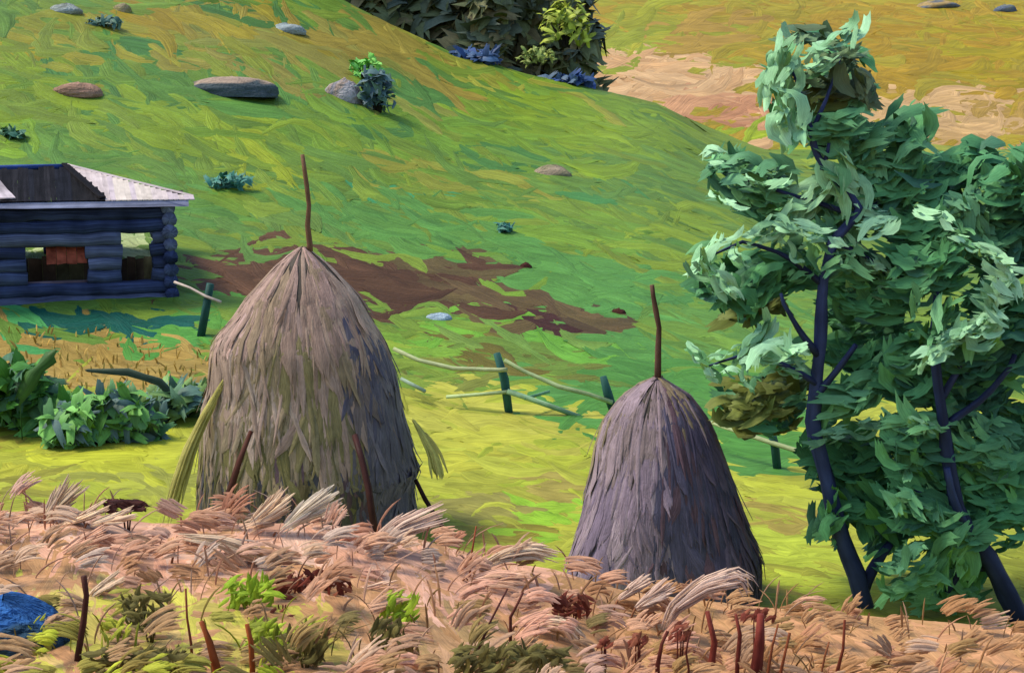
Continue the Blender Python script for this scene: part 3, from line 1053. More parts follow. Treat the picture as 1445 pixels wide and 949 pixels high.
poleB = [pt(x, y, D2) for x, y in ((928, 545), (928, 520), (929, 490), (930, 462), (926, 440), (922, 418), (920, 402))]
haystack(b2, [(0, .03, .03), (.025, .2, .16), (.08, .42, .40), (.18, .62, .60), (.3, .74, .74), (.42, .80, .84), (.55, .92, .94), (.7, 1.02, 1.05), (.8, 1.10, 1.15), (.85, 1.13, 1.19), (1.05, 1.18, 1.16)],
         H2, 'small grey violet haystack standing nearest to the leafy tree', z2, 3000, poleB, 23, (92, 66, 56), L=.8, W=.10, skew=-.08, lump=.065, gain=.95, hue=(1.0, .94, 1.03))


# sticks leaning against the large haystack
def stick(label, pts, rad, col, dist, name='leaning_stick', group='sticks leaning on the large haystack', mat=None):
    m = Mesh()
    P = np.array([pt(x, y, d) for (x, y), d in zip(pts, dist)])
    P[-1, 2] = float(height(P[-1, 0], P[-1, 1])) - .02
    m.tube(P, rad, col, sides=7, rough=.12)
    o = m.build(name, mat or M_bark)
    return tag(o, label, 'stick', group)


stick('dark brown stick leaning on the left front of the large haystack', [(354, 608), (338, 650), (322, 700), (312, 760)], [.028, .04, .05, .055], alb((92, 52, 40)), [17.62, 17.40, 17.25, 17.1])
stick('dark brown stick leaning on the right front of the large haystack', [(500, 614), (510, 645), (520, 690), (536, 770)], [.045, .05, .05, .05], alb((78, 46, 44)), [17.60, 17.36, 17.2, 17.0])
stick('short dark stick at the right foot of the large haystack', [(586, 676), (600, 704), (616, 730), (632, 770)], [.03, .04, .035, .03], alb((72, 46, 42)), [18.9, 18.85, 18.8, 18.7])
def wisp(label, pts, br, cols, dist, n=16):
    """a strand of pale straw hanging down the side of the stack to the ground"""
    pth, _ = resample(pts, 24)
    dpt = np.interp(np.linspace(0, 1, 24), np.linspace(0, 1, len(dist)), dist)
    K = 8
    u = np.linspace(0, 1, K)
    st = rng.uniform(0, .35, n)
    en = rng.uniform(.75, 1.0, n)
    st[:3], en[:3] = 0, 1
    k = (st[:, None] + (en - st)[:, None] * u[None]) * 23
    x = np.interp(k, np.arange(24), pth[:, 0]) + rng.standard_normal(n)[:, None] * br * .3 * (.4 + .6 * u[None])
    y = np.interp(k, np.arange(24), pth[:, 1])
    P = pt(x, y, np.interp(k, np.arange(24), dpt) + .03 * rng.standard_normal((n, 1)))
    P[..., 2] = np.maximum(P[..., 2], height(P[..., 0], P[..., 1]) + .01)
    T = unit(np.gradient(P, axis=1))
    N = np.broadcast_to(unit(np.array([-.2, -.8, .6])), P.shape)
    S = unit(np.cross(T, N))
    m = Mesh()
    pal = np.array([alb(c, 1.1) for c in cols])
    m.strokes(P, S, np.cross(S, T), rng.uniform(.012, .030, n), np.full(n, .004), pal[rng.integers(0, len(pal), n)], jit=.05)
    tag(m.build('straw_wisp', M_hay), label, 'straw wisp', 'straw wisps hanging from the large haystack')


wisp('long pale wisp of straw hanging down the left side of the large haystack', [(322, 528), (292, 580), (266, 634), (248, 690), (236, 738)], 20, [(186, 176, 100), (170, 160, 88), (196, 188, 104)], [18.3, 18.25, 18.15, 18.05, 18.0], 20)
wisp('short pale wisp of straw hanging down the right side of the large haystack', [(584, 592), (600, 616), (614, 640), (624, 676)], 18, [(206, 196, 110), (196, 186, 104), (212, 206, 116)], [18.9, 18.85, 18.8, 18.7], 14)

# ------------------------------------------------------------------ fence
FD = [33.5, 27.2, 26.9, 22.6]
fb = at1(712, 580)
fence = empty('wooden_fence', fb)
tag(fence, 'old wooden fence of dark posts and pale sagging rails behind the haystacks', 'fence')
posts = [((297, 400), (290, 440), (283, 474)), ((701, 498), (712, 535), (719, 582)), ((851, 531), (858, 556), (868, 584)), ((1086, 600), (1093, 628), (1098, 662))]
PD = []
for (a, b, c) in posts:
    d = at1(*c)[1]
    PD.append(d)
    m = Mesh()
    P = [pt(*a, d), pt(*b, d), pt(*c, d)]
    P[2][2] = float(height(P[2][0], P[2][1])) - .05
    r = .09 * d / 27
    m.tube(P, [r * .8, r, r * .95], alb((44, 84, 78), 1.2), sides=8)
    m.build('post', M_bark, fence)
da, db, dc, dd = PD
rails = [([(246, 398), (268, 406), (290, 418), (312, 426)], [da + .4, da + .2, da - .12, da - .3], .035, (186, 170, 158)),
         ([(556, 492), (590, 508), (640, 520), (704, 522), (716, 521)], [db + .9, db + .6, db + .3, db - .14, db - .16], .05, (176, 186, 136)),
         ([(712, 508), (740, 524), (790, 546), (830, 556), (864, 568)], [db - .14, db - .1, dc - .2, dc - .15, dc - .12], .05, (162, 180, 128)),
         ([(630, 560), (680, 556), (722, 552)], [db + .2, db, db - .16], .04, (168, 186, 132)),
         ([(716, 552), (740, 560), (780, 574), (818, 588)], [db - .16, db - .25, db - .4, db - .5], .055, (150, 186, 142)),
         ([(740, 562), (775, 552)], [db - .3, db + .2], .035, (120, 170, 130)),
         ([(566, 534), (600, 552)], [db + .6, db + .3], .04, (150, 172, 150)),
         ([(1004, 596), (1040, 608), (1095, 626), (1152, 644), (1230, 672)], [dd + 1.2, dd + .6, dd - .12, dd - .5, dd - 1.2], .042, (166, 180, 130))]
for (pp, ds, r, c) in rails:
    m = Mesh()
    m.tube([pt(*p, d) for p, d in zip(pp, ds)], r, alb(c, 1.3), sides=7, rough=.1)
    m.build('rail', M_bark, fence)
# a thin branch post beside the haystack
m = Mesh()

# ------------------------------------------------------------------ dark bushes in front of the hut
dg = [(58, 100, 42), (68, 112, 46), (48, 84, 42), (44, 72, 50)]
bush('bush', 'dark green bush at the left edge below the hut', 'bush', 30, 606, 170, 104, dg, 330, 34)
bush('bush', 'slate green bush low beside the large haystack', 'bush', 255, 590, 140, 48, [(70, 96, 74), (62, 86, 76), (84, 108, 60)], 220, 30)
bush('bush', 'mid green bush spreading onto the yellow meadow', 'bush', 145, 626, 150, 76, [(72, 112, 54), (80, 122, 58), (62, 96, 58), (64, 84, 80)], 280, 34)


def blade(label, pts, w, col, name, cat, dist, parent=None):
    """one broad arching leaf or stem"""
    P = np.array([pt(x, y, d) for (x, y), d in zip(pts, dist)])
    t = np.linspace(0, 1, 7)
    tt = np.linspace(0, 1, len(P))
    P = np.stack([np.interp(t, tt, P[:, k]) for k in range(3)], -1)[None]
    T = unit(np.gradient(P, axis=1))
    N = np.broadcast_to(unit(np.array([0, -.8, .6])), P.shape)
    S = unit(np.cross(T, N))
    m = Mesh()
    m.strokes(P, S, N, np.array([w / 2]), np.array([w * .15]), alb(col)[None])
    return m


for lab, pp, w, c, ds in (('broad dark green leaf standing up from the bush at the left edge', [(28, 560), (45, 530), (66, 508), (82, 492)], .30, (72, 112, 52), [24.6, 24.6, 24.7, 24.8]),
                          ('slate green stem arching over the dry grass below the hut', [(246, 560), (225, 538), (180, 524), (122, 522)], .17, (84, 104, 84), [26.4, 26.3, 26.2, 26.2]),
                          ):
    P0 = np.array([pt(*q, d) for q, d in zip(pp, ds)])
    gz = P0[0].copy(); gz[2] = float(height(gz[0], gz[1]))
    m = blade(lab, pp, w, c, 'plant_stem', 'plant', ds)
    m.tube([gz, P0[0]], .012, alb(c), sides=6)
    tag(m.build('plant_stem', M_leaf), lab, 'plant stem')

# dry ochre grass below the hut
dry = Mesh()
n = 260
px = np.concatenate([rng.uniform(-150, 300, n)])
py = 470 + rng.uniform(0, 1, n) * (85 + 0 * px)
py = py + np.clip((px - 150) * .25, 0, 30)
p = at(px, py)
hgt = rng.uniform(.10, .26, n)
lean = rng.standard_normal((n, 2)) * .35
K = 5
u = np.linspace(0, 1, K)
P = p[:, None] + np.stack([lean[:, 0:1] * u ** 1.6 * hgt[:, None], lean[:, 1:2] * u ** 1.6 * hgt[:, None], u * hgt[:, None]], -1)
N = np.broadcast_to(unit(np.stack([.5 * rng.standard_normal(n), -np.ones(n), .5 * np.ones(n)], -1))[:, None], P.shape)
S = unit(np.cross(unit(np.gradient(P, axis=1)), N))
pal = np.array([alb(c, .9) for c in [(172, 138, 66), (182, 148, 76), (156, 126, 58), (190, 150, 80), (150, 134, 62)]])
dry.strokes(P, S, N, rng.uniform(.012, .03, n), np.full(n, .003), pal[rng.integers(0, 5, n)])
tag(dry.build('dry_grass', M_reed), 'ochre dry grass growing below the hut', 'grass', kind='stuff')


# ------------------------------------------------------------------ leafy trees at the right
LC = dict(
    mint=[(136, 180, 136), (124, 170, 124), (146, 190, 146), (116, 160, 116)],  # sunlight on the sprays, painted as a paler leaf colour
    mid=[(80, 124, 80), (72, 114, 72), (90, 134, 88), (68, 108, 76)],
    dark=[(48, 86, 54), (44, 78, 50), (56, 96, 58), (40, 70, 52)],
    olive=[(84, 94, 44), (74, 88, 46), (92, 100, 48)],
    grey=[(76, 98, 68), (88, 110, 76), (68, 82, 58)],
)
# sprays: class, path, breadth (all as seen), depth from the trunk (metres, - towards the viewer)
TREE_A = [
    ('mint', [(1104, 70), (1092, 110), (1100, 150)], 34), ('mint', [(1108, 140), (1112, 170), (1120, 195)], 40),
    ('mint', [(1206, 34), (1190, 58), (1160, 74), (1130, 72)], 24), ('mint', [(1128, 60), (1112, 90), (1108, 120)], 30),
    ('mint', [(1176, 84), (1150, 94), (1118, 92)], 22), ('grey', [(1110, 46), (1150, 52), (1170, 64)], 30),
    ('grey', [(1160, 86), (1195, 74), (1218, 72)], 34), ('grey', [(1120, 110), (1160, 112), (1200, 104)], 40),
    ('olive', [(1130, 130), (1170, 128), (1215, 140)], 44), ('mid', [(1130, 160), (1170, 152), (1218, 152)], 44),
    ('mid', [(1140, 186), (1180, 184), (1214, 172)], 40), ('mid', [(1164, 196), (1196, 200), (1226, 190)], 30),
    ('mint', [(1132, 196), (1140, 176), (1148, 160)], 16), ('grey', [(1200, 100), (1220, 116), (1222, 140)], 26),
    ('mid', [(1200, 208), (1230, 196), (1256, 186)], 36), ('dark', [(1252, 204), (1272, 178), (1296, 158)], 44),
    ('dark', [(1262, 208), (1288, 196), (1296, 172)], 36), ('mid', [(1232, 212), (1222, 236), (1214, 262)], 56),
    # left lobe
    ('dark', [(1004, 262), (1012, 238), (1040, 222)], 30), ('mid', [(1016, 226), (1040, 236), (1068, 230)], 26),
    ('mid', [(1030, 240), (1070, 254), (1110, 252)], 34), ('mint', [(1006, 272), (1024, 284), (1044, 296)], 17),
    ('mint', [(1050, 248), (1080, 262), (1108, 258)], 22), ('mid', [(1044, 280), (1080, 292), (1110, 288)], 36),
    ('mint', [(1000, 226), (1012, 222)], 22), ('dark', [(1014, 262), (1050, 272), (1080, 284)], 32),
    # centre
    ('mint', [(1164, 266), (1136, 290), (1104, 318)], 44), ('mint', [(1176, 236), (1196, 266), (1204, 290)], 36),
    ('mid', [(1150, 300), (1180, 314), (1214, 310)], 44), ('dark', [(1160, 270), (1190, 294), (1220, 300)], 50),
    ('mint', [(1216, 292), (1240, 300), (1258, 300)], 28), ('mint', [(1216, 320), (1244, 316), (1262, 306)], 30),
    ('dark', [(1216, 262), (1260, 268), (1310, 252)], 56), ('mid', [(1196, 250), (1240, 240), (1300, 228)], 44),
    ('dark', [(1300, 240), (1350, 232), (1400, 224)], 44), ('dark', [(1330, 258), (1366, 252), (1396, 236)], 34),
    # the long pale branch
    ('mint', [(984, 384), (994, 358), (1024, 340), (1060, 332)], 24), ('mint', [(986, 372), (1010, 384), (1030, 412), (1050, 416)], 24),
    ('mint', [(1060, 336), (1086, 322), (1112, 316)], 24), ('mint', [(1092, 312), (1140, 328), (1190, 346)], 24),
    ('mint', [(1180, 340), (1220, 360), (1256, 384), (1288, 410)], 22), ('mint', [(1098, 326), (1108, 350), (1132, 374)], 15),
    ('mint', [(1150, 350), (1174, 352), (1190, 388)], 16), ('mint', [(1030, 338), (1038, 358), (1050, 372)], 18),
    ('dark', [(984, 398), (1020, 410), (1060, 420)], 40), ('dark', [(1050, 380), (1090, 372), (1130, 356)], 50),
    ('dark', [(1060, 410), (1100, 400), (1136, 384)], 54), ('olive', [(1010, 434), (1050, 440), (1090, 424)], 34),
    ('dark', [(1020, 380), (1040, 404), (1070, 436)], 40), ('mid', [(1120, 396), (1140, 380), (1150, 350)], 26),
    # lower left
    ('mint', [(972, 492), (992, 510), (1010, 534)], 19), ('mint', [(990, 518), (1026, 500), (1060, 486)], 18),
    ('mint', [(1056, 500), (1076, 476), (1082, 452)], 28), ('mint', [(1064, 506), (1100, 494), (1136, 500)], 32),
    ('mint', [(1030, 528), (1056, 532), (1064, 546)], 18), ('mint', [(1080, 520), (1110, 516), (1136, 522)], 26),
    ('olive', [(1024, 560), (1060, 566), (1110, 560)], 56), ('olive', [(1030, 588), (1070, 592), (1112, 584)], 36),
    ('mid', [(1092, 572), (1130, 558), (1166, 538)], 20), ('olive', [(1076, 536), (1104, 544), (1136, 536)], 40),
    ('dark', [(1066, 600), (1090, 610), (1116, 596)], 24),
    # heart of the crown
    ('dark', [(1176, 400), (1220, 424), (1268, 432)], 60), ('dark', [(1180, 452), (1220, 464), (1270, 460)], 54),
    ('mint', [(1190, 404), (1224, 410), (1252, 416)], 15), ('dark', [(1196, 366), (1240, 388), (1270, 420)], 50),
    ('mid', [(1172, 376), (1200, 368), (1226, 380)], 34), ('dark', [(1176, 490), (1210, 510), (1250, 500)], 44),
    ('mid', [(1174, 560), (1200, 568), (1240, 548)], 44), ('mint', [(1150, 618), (1190, 608), (1240, 594)], 24),
    ('dark', [(1150, 640), (1200, 640), (1250, 632)], 54), ('dark', [(1156, 672), (1206, 680), (1250, 668)], 46),
    ('mid', [(1220, 548), (1236, 520), (1250, 500)], 30), ('mid', [(1160, 590), (1186, 576), (1212, 560)], 34),
    ('dark', [(1160, 752), (1172, 728), (1190, 700)], 32), ('dark', [(1140, 752), (1160, 740), (1180, 720)], 20),
    ('dark', [(1176, 700), (1204, 716), (1230, 744)], 36), ('dark', [(1200, 690), (1236, 716), (1262, 744)], 44),
    ('dark', [(1230, 770), (1256, 752), (1276, 738)], 36), ('dark', [(1180, 770), (1186, 750), (1190, 736)], 14),
    ('dark', [(1224, 640), (1250, 660), (1266, 700)], 40),
]
TREE_B = [
    ('dark', [(1266, 330), (1300, 330), (1330, 300)], 70), ('dark', [(1270, 380), (1310, 384), (1350, 370)], 66),
    ('mid', [(1350, 280), (1370, 300), (1384, 330)], 54), ('mid', [(1330, 330), (1370, 340), (1400, 350)], 40),
    ('dark', [(1390, 270), (1420, 256), (1450, 256)], 60), ('dark', [(1390, 320), (1424, 316), (1470, 310)], 70),
    ('dark', [(1400, 380), (1430, 360), (1470, 350)], 60), ('dark', [(1380, 430), (1430, 440), (1480, 430)], 70),
    ('mint', [(1296, 296), (1330, 300), (1350, 318)], 17), ('mint', [(1350, 338), (1390, 350), (1426, 378)], 22),
    ('mint', [(1396, 384), (1420, 396), (1430, 412)], 28), ('mint', [(1372, 416), (1396, 428), (1408, 452)], 26),
    ('mid', [(1286, 450), (1296, 414), (1312, 384)], 18), ('mint', [(1316, 500), (1356, 478), (1404, 456)], 30),
    ('mint', [(1340, 470), (1376, 452), (1400, 444)], 24), ('mid', [(1310, 480), (1330, 450), (1346, 424)], 30),
    ('mint', [(1290, 520), (1310, 500), (1330, 478)], 18), ('dark', [(1270, 490), (1310, 500), (1350, 510)], 60),
    ('dark', [(1350, 500), (1400, 500), (1450, 490)], 70), ('mid', [(1380, 490), (1400, 476), (1420, 452)], 34),
    ('dark', [(1250, 530), (1290, 540), (1330, 540)], 60), ('dark', [(1340, 550), (1390, 556), (1420, 540)], 54),
    ('mid', [(1270, 586), (1300, 596), (1330, 604)], 34), ('mint', [(1274, 590), (1300, 602), (1326, 606)], 18),
    ('mid', [(1340, 600), (1390, 610), (1440, 622)], 36), ('mid', [(1350, 630), (1390, 640), (1430, 650)], 34),
    ('dark', [(1260, 620), (1300, 640), (1340, 650)], 54), ('dark', [(1400, 580), (1430, 590), (1470, 590)], 40),
    ('dark', [(1266, 670), (1310, 690), (1350, 700)], 60), ('dark', [(1340, 670), (1390, 690), (1440, 700)], 64),
    ('dark', [(1400, 660), (1440, 660), (1480, 650)], 54), ('dark', [(1270, 730), (1310, 730), (1350, 740)], 46),
    ('dark', [(1370, 734), (1410, 730), (1460, 730)], 40), ('mid', [(1262, 700), (1300, 720), (1340, 730)], 30),
    ('dark', [(1400, 762), (1430, 760), (1470, 756)], 18), ('mid', [(1270, 640), (1296, 670), (1330, 700)], 26),
    ('mid', [(1346, 800), (1356, 770), (1370, 750)], 44), ('dark', [(1336, 846), (1360, 820), (1376, 790)], 46),
    ('mid', [(1250, 836), (1290, 820), (1320, 800)], 34), ('mid', [(1290, 846), (1330, 840), (1370, 846)], 30),
    ('dark', [(1320, 780), (1340, 764), (1356, 750)], 34), ('mid', [(1240, 800), (1270, 790), (1300, 770)], 26),
    ('dark', [(1450, 220), (1500, 300), (1500, 400)], 90), ('dark', [(1500, 460), (1510, 560), (1500, 660)], 90),
]


def foliage(specs, D, root, seed, spread=1.3, cover=2.1, ll=34., lw=12.):
    r = np.random.default_rng(seed)
    m = Mesh()
    for (cls, path, br) in specs:
        pth, ln = resample(path, 24)
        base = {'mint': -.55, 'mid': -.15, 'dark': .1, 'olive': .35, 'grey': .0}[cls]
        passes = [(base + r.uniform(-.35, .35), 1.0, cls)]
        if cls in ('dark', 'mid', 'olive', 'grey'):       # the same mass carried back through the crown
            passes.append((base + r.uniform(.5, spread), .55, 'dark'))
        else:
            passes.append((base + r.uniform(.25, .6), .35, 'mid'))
        for dep, dens, cl in passes:
            n = max(6, int((ln + br) * br * cover * dens / (ll * lw)))
            k = r.uniform(0, 23, n)
            i0 = np.clip(k.astype(int), 0, 22)
            fr = (k - i0)[:, None]
            c = pth[i0] * (1 - fr) + pth[i0 + 1] * fr
            tg = unit(pth[i0 + 1] - pth[i0])
            nr = np.stack([-tg[:, 1], tg[:, 0]], -1)
            c = c + nr * (r.uniform(-1, 1, n) * br * (.42 if dens == 1.0 else .30))[:, None]
            an = np.arctan2(tg[:, 1], tg[:, 0]) + r.standard_normal(n) * (.28 if cl == 'mint' else .42)
            sz = np.where(r.uniform(size=n) < .55, 1.45, .7) * min(1.0, max(.5, br / 36))
            LL = ll * r.uniform(.6, 1.35, n) * sz
            WW = lw * r.uniform(.6, 1.4, n) * sz
            K = 5
            u = np.linspace(-1, 1, K)
            bend = r.standard_normal(n)[:, None] * .16
            du = u[None] * LL[:, None] / 2
            dv = bend * (1 - u[None] ** 2) * LL[:, None]
            X = c[:, 0:1] + du * np.cos(an)[:, None] - dv * np.sin(an)[:, None]
            Y = c[:, 1:2] + du * np.sin(an)[:, None] + dv * np.cos(an)[:, None]
            dd = D + dep + r.standard_normal(n)[:, None] * .10 + u[None] * (r.standard_normal(n) * .10)[:, None]
            P = pt(X, Y, dd)
            T = unit(np.gradient(P, axis=1))
            nv = unit(np.stack([-.35 + .14 * r.standard_normal(n), -.65 + .1 * r.standard_normal(n), .75 + .1 * r.standard_normal(n)], -1))
            N = np.broadcast_to(nv[:, None], P.shape)
            S = unit(np.cross(T, N))
            N = np.cross(S, T)
            big = r.uniform(size=n) < .55
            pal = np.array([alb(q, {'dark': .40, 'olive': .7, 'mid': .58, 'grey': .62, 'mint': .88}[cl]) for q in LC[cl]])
            k0 = r.integers(0, len(pal))
            C = pal[np.where(r.uniform(size=n) < .7, k0, r.integers(0, len(pal), n))]
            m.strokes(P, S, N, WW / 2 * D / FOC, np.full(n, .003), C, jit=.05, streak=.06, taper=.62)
    return m.build('crown', M_leaf, root)


NAVY = alb((44, 54, 88), 1.1)


def tubes(root, D, specs, name):
    m = Mesh()
    for pts, r0, r1, dz in specs:
        P, _ = resample([tuple(q) for q in pts], max(4, len(pts) * 2))
        d = D + np.linspace(dz[0], dz[1], len(P))
        W = pt(P[:, 0], P[:, 1], d)
        m.tube(W, np.linspace(r0, r1, len(P)), NAVY * random.uniform(.85, 1.2), sides=8, jit=.15, rough=.09)
    return m.build(name, M_bark, root)


DA = 15.7
ba = at1(1222, 856)
DA = float(ba[1])
treeA = empty('tree', pt(1222, 856, DA))
tag(treeA, 'taller leafy tree with a forked dark trunk and mint sprays painted as sunlit leaves beside the small haystack', 'tree', 'leafy trees at the right')
tubes(treeA, DA, [([(1224, 866), (1208, 812), (1190, 768), (1178, 720), (1160, 650), (1146, 590), (1152, 540), (1158, 480), (1160, 400), (1176, 340)], .115, .06, (0, -.40)),
                  ([(1176, 340), (1200, 312), (1214, 296), (1190, 262), (1166, 240), (1150, 214), (1143, 178)], .06, .034, (-.40, -.42))], 'trunk')
for sp in [([(1218, 830), (1234, 796), (1256, 766)], .085, .05, (0, .1)), ([(1154, 500), (1128, 466), (1106, 430), (1102, 414)], .05, .02, (-.30, -.5)),
           ([(1150, 560), (1180, 524), (1208, 486)], .05, .03, (-.28, -.5)), ([(1160, 240), (1166, 222), (1170, 202)], .03, .018, (-.41, -.45)),
           ([(1160, 400), (1110, 360), (1050, 340), (1000, 362)], .04, .012, (-.36, -.3)), ([(1152, 540), (1100, 510), (1050, 500), (1000, 516)], .04, .012, (-.3, -.3)),
           ([(1200, 312), (1250, 280), (1320, 250)], .04, .015, (-.40, .2)), ([(1176, 340), (1220, 360), (1270, 396)], .035, .012, (-.40, -.3)),
           ([(1206, 303), (1160, 288), (1120, 276), (1040, 250)], .035, .012, (-.40, -.1)), ([(1144, 180), (1130, 130), (1110, 80)], .028, .010, (-.42, -.3)),
           ([(1144, 190), (1170, 130), (1190, 70)], .028, .010, (-.42, -.1))]:
    tubes(treeA, DA, [sp], 'branch')
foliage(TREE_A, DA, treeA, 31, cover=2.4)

bb = at1(1440, 878)
DB = float(bb[1])
treeB = empty('tree', pt(1444, 884, DB))
tag(treeB, 'dark bushy tree with a leaning blue black trunk at the right edge', 'tree', 'leafy trees at the right')
tubes(treeB, DB, [([(1446, 888), (1420, 832), (1398, 790), (1378, 768), (1352, 720), (1340, 660), (1326, 560), (1318, 490)], .12, .05, (0, -.35))], 'trunk')
for sp in [([(1360, 740), (1344, 700), (1336, 660)], .06, .035, (-.2, -.4)), ([(1400, 800), (1360, 800), (1336, 836)], .05, .03, (0, .1)),
           ([(1334, 600), (1390, 560), (1424, 520), (1432, 500)], .05, .03, (-.2, -.45)), ([(1318, 490), (1320, 420), (1330, 350)], .05, .02, (-.35, -.1)),
           ([(1330, 560), (1400, 440), (1440, 340)], .045, .015, (-.25, .3)), ([(1348, 700), (1310, 700), (1290, 690)], .04, .015, (0, -.1))]:
    tubes(treeB, DB, [sp], 'branch')
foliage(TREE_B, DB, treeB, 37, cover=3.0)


# ------------------------------------------------------------------ foreground: the bank of dry grass
def zone_bank(px, py):
    """colour of a tuft on the bank by the image pixel it projects to"""
    r = random.random()
    if px < 330 and py > 830:
        if 40 < px < 130 and r < .3:
            return random.choice([(150, 140, 62), (170, 168, 58)])
        return random.choice([(172, 176, 58), (158, 152, 66), (184, 190, 56), (178, 142, 100), (150, 132, 66), (186, 148, 112)])
    if 330 <= px < 470 and py > 820:
        return random.choice([(170, 170, 58), (176, 190, 52), (176, 136, 96), (134, 120, 66), (164, 136, 84)])
    if 470 <= px < 700 and py > 850:
        return random.choice([(184, 142, 106), (168, 132, 90), (128, 114, 68), (150, 128, 76), (190, 150, 118)])
    if 700 <= px < 860 and py > 880:
        return random.choice([(124, 108, 66), (176, 138, 104), (200, 160, 138), (140, 116, 76)])
    if px >= 850:
        return random.choice([(184, 138, 96), (190, 146, 102), (176, 130, 86), (194, 142, 106), (166, 132, 84), (180, 144, 112)])
    if py < 800 and px < 700:
        return random.choice([(196, 148, 120), (204, 160, 134), (188, 136, 106), (212, 172, 150), (180, 126, 98), (196, 170, 150), (178, 140, 108)])
    return random.choice([(186, 136, 100), (194, 146, 116), (176, 128, 90), (202, 158, 132), (188, 150, 124), (158, 128, 82)])


bank = Mesh()
fill(bank, 4600, -150, 1600, 690, 965, 66, 19, -26, 26, thick=.03, cond=lambda p: p[:, 1] < 9.6, lift=.012)
tag(bank.build('lodged_grass', M_reed), 'flattened tan and pink dry grass matting the near bank', 'grass', kind='stuff')



def topix(Q):  # projects points to image pixels, by which the bank grass is coloured
    dx, dy, dz = Q[:, 0], Q[:, 1], Q[:, 2] - EYE
    dep = dy * CP - dz * SP
    return 722.5 + FOC * dx / dep, 474.5 - FOC * (dy * SP + dz * CP) / dep


def on_bank(n, y0, y1):
    gx = rng.uniform(-4.7, 4.7, n)
    gy = rng.uniform(y0, y1, n)
    gx = gx * gy / 8.6
    o = np.argsort(-gy)
    return gx[o], gy[o], height(gx[o], gy[o])


reeds = Mesh()
# thin straws
n = 650
gx, gy, gz = on_bank(n, 6.0, 9.2)
hh = rng.uniform(.10, .34, n)
lx = .25 + .5 * rng.standard_normal(n)
ly = .2 * rng.standard_normal(n)
K = 6
u = np.linspace(0, 1, K)[None]
P = np.stack([gx[:, None] + lx[:, None] * hh[:, None] * (u ** 1.7) * .8, gy[:, None] + ly[:, None] * hh[:, None] * u ** 1.5, gz[:, None] - .02 + hh[:, None] * (u - .18 * u ** 3)], -1)
N = np.broadcast_to(unit(np.stack([-.2 + .4 * rng.standard_normal(n), -np.ones(n), .6 + .3 * rng.standard_normal(n)], -1))[:, None], P.shape)
S = unit(np.cross(unit(np.gradient(P, axis=1)), N))
tx, ty = topix(P[:, -2])
C = np.array([alb(zone_bank(a, b), 1.3) for a, b in zip(tx, ty)])
reeds.strokes(P, S, np.cross(S, unit(np.gradient(P, axis=1))), rng.uniform(.003, .008, n), np.full(n, .002), C, jit=.07, taper=.3)


def headcol(px, py):
    if px < 320 and py > 850 or (330 < px < 470 and py > 860):
        return zone_bank(px, py)
    if px > 1080 and random.random() < .85:
        return zone_bank(px, py)
    if random.random() < .5:
        return zone_bank(px, py)
    return random.choice([(212, 164, 130), (204, 154, 122), (210, 174, 142), (214, 160, 132), (196, 146, 112)])


# feathery heads: each a fan of fine bristles held just over the mat
n = 500
gx, gy, gz = on_bank(n, 6.0, 9.0)
kk = (gx / gy * 8.6 < 1.6) | (rng.uniform(size=n) < .85)
gx, gy, gz = gx[kk], gy[kk], gz[kk]
n = len(gx)
hb = rng.uniform(.02, .16, n)
an = np.where(rng.uniform(size=n) < .72, R(32) + rng.standard_normal(n) * R(24), R(152) + rng.standard_normal(n) * R(22))
Lh = rng.uniform(.10, .24, n)
q0 = np.stack([gx, gy, gz + hb], -1)
cx, cy_ = topix(q0)
C0 = np.array([alb(headcol(a, b), 1.15) for a, b in zip(cx, cy_)])
NB = 14
rep_ = np.repeat(np.arange(n), NB)
m_ = len(rep_)
ang = an[rep_] + rng.standard_normal(m_) * R(9)
LL = Lh[rep_] * rng.uniform(.6, 1.1, m_)
off = rng.standard_normal(m_) * .020
u2 = np.linspace(0, 1, K)[None]
arch = (.35 * rng.standard_normal(n))[rep_][:, None]
a_u = ang[:, None] + arch * (u2 - .3) - np.sign(np.cos(ang))[:, None] * .5 * u2 ** 2
stp = LL[:, None] / (K - 1)
dx = np.cumsum(np.cos(a_u) * stp, 1)
dz = np.cumsum(np.sin(a_u) * stp, 1)
P = np.stack([q0[rep_, 0:1] + dx - np.sin(ang)[:, None] * off[:, None], q0[rep_, 1:2] + .03 * rng.standard_normal((m_, 1)) + 0 * dx, q0[rep_, 2:3] + dz * .8 + np.cos(ang)[:, None] * off[:, None]], -1)
N = np.broadcast_to(unit(np.stack([-.2 + .2 * rng.standard_normal(m_), -np.ones(m_), .8 * np.ones(m_)], -1))[:, None], P.shape)
T = unit(np.gradient(P, axis=1))
S = unit(np.cross(T, N))
reeds.strokes(P, S, np.cross(S, T), rng.uniform(.005, .012, m_), np.full(m_, .0012), C0[rep_] * 1.1, jit=.04, streak=.06, taper=.4)
tag(reeds.build('dry_grass', M_reed), 'tan and pink feathery dry grass standing on the near bank', 'grass', kind='stuff')


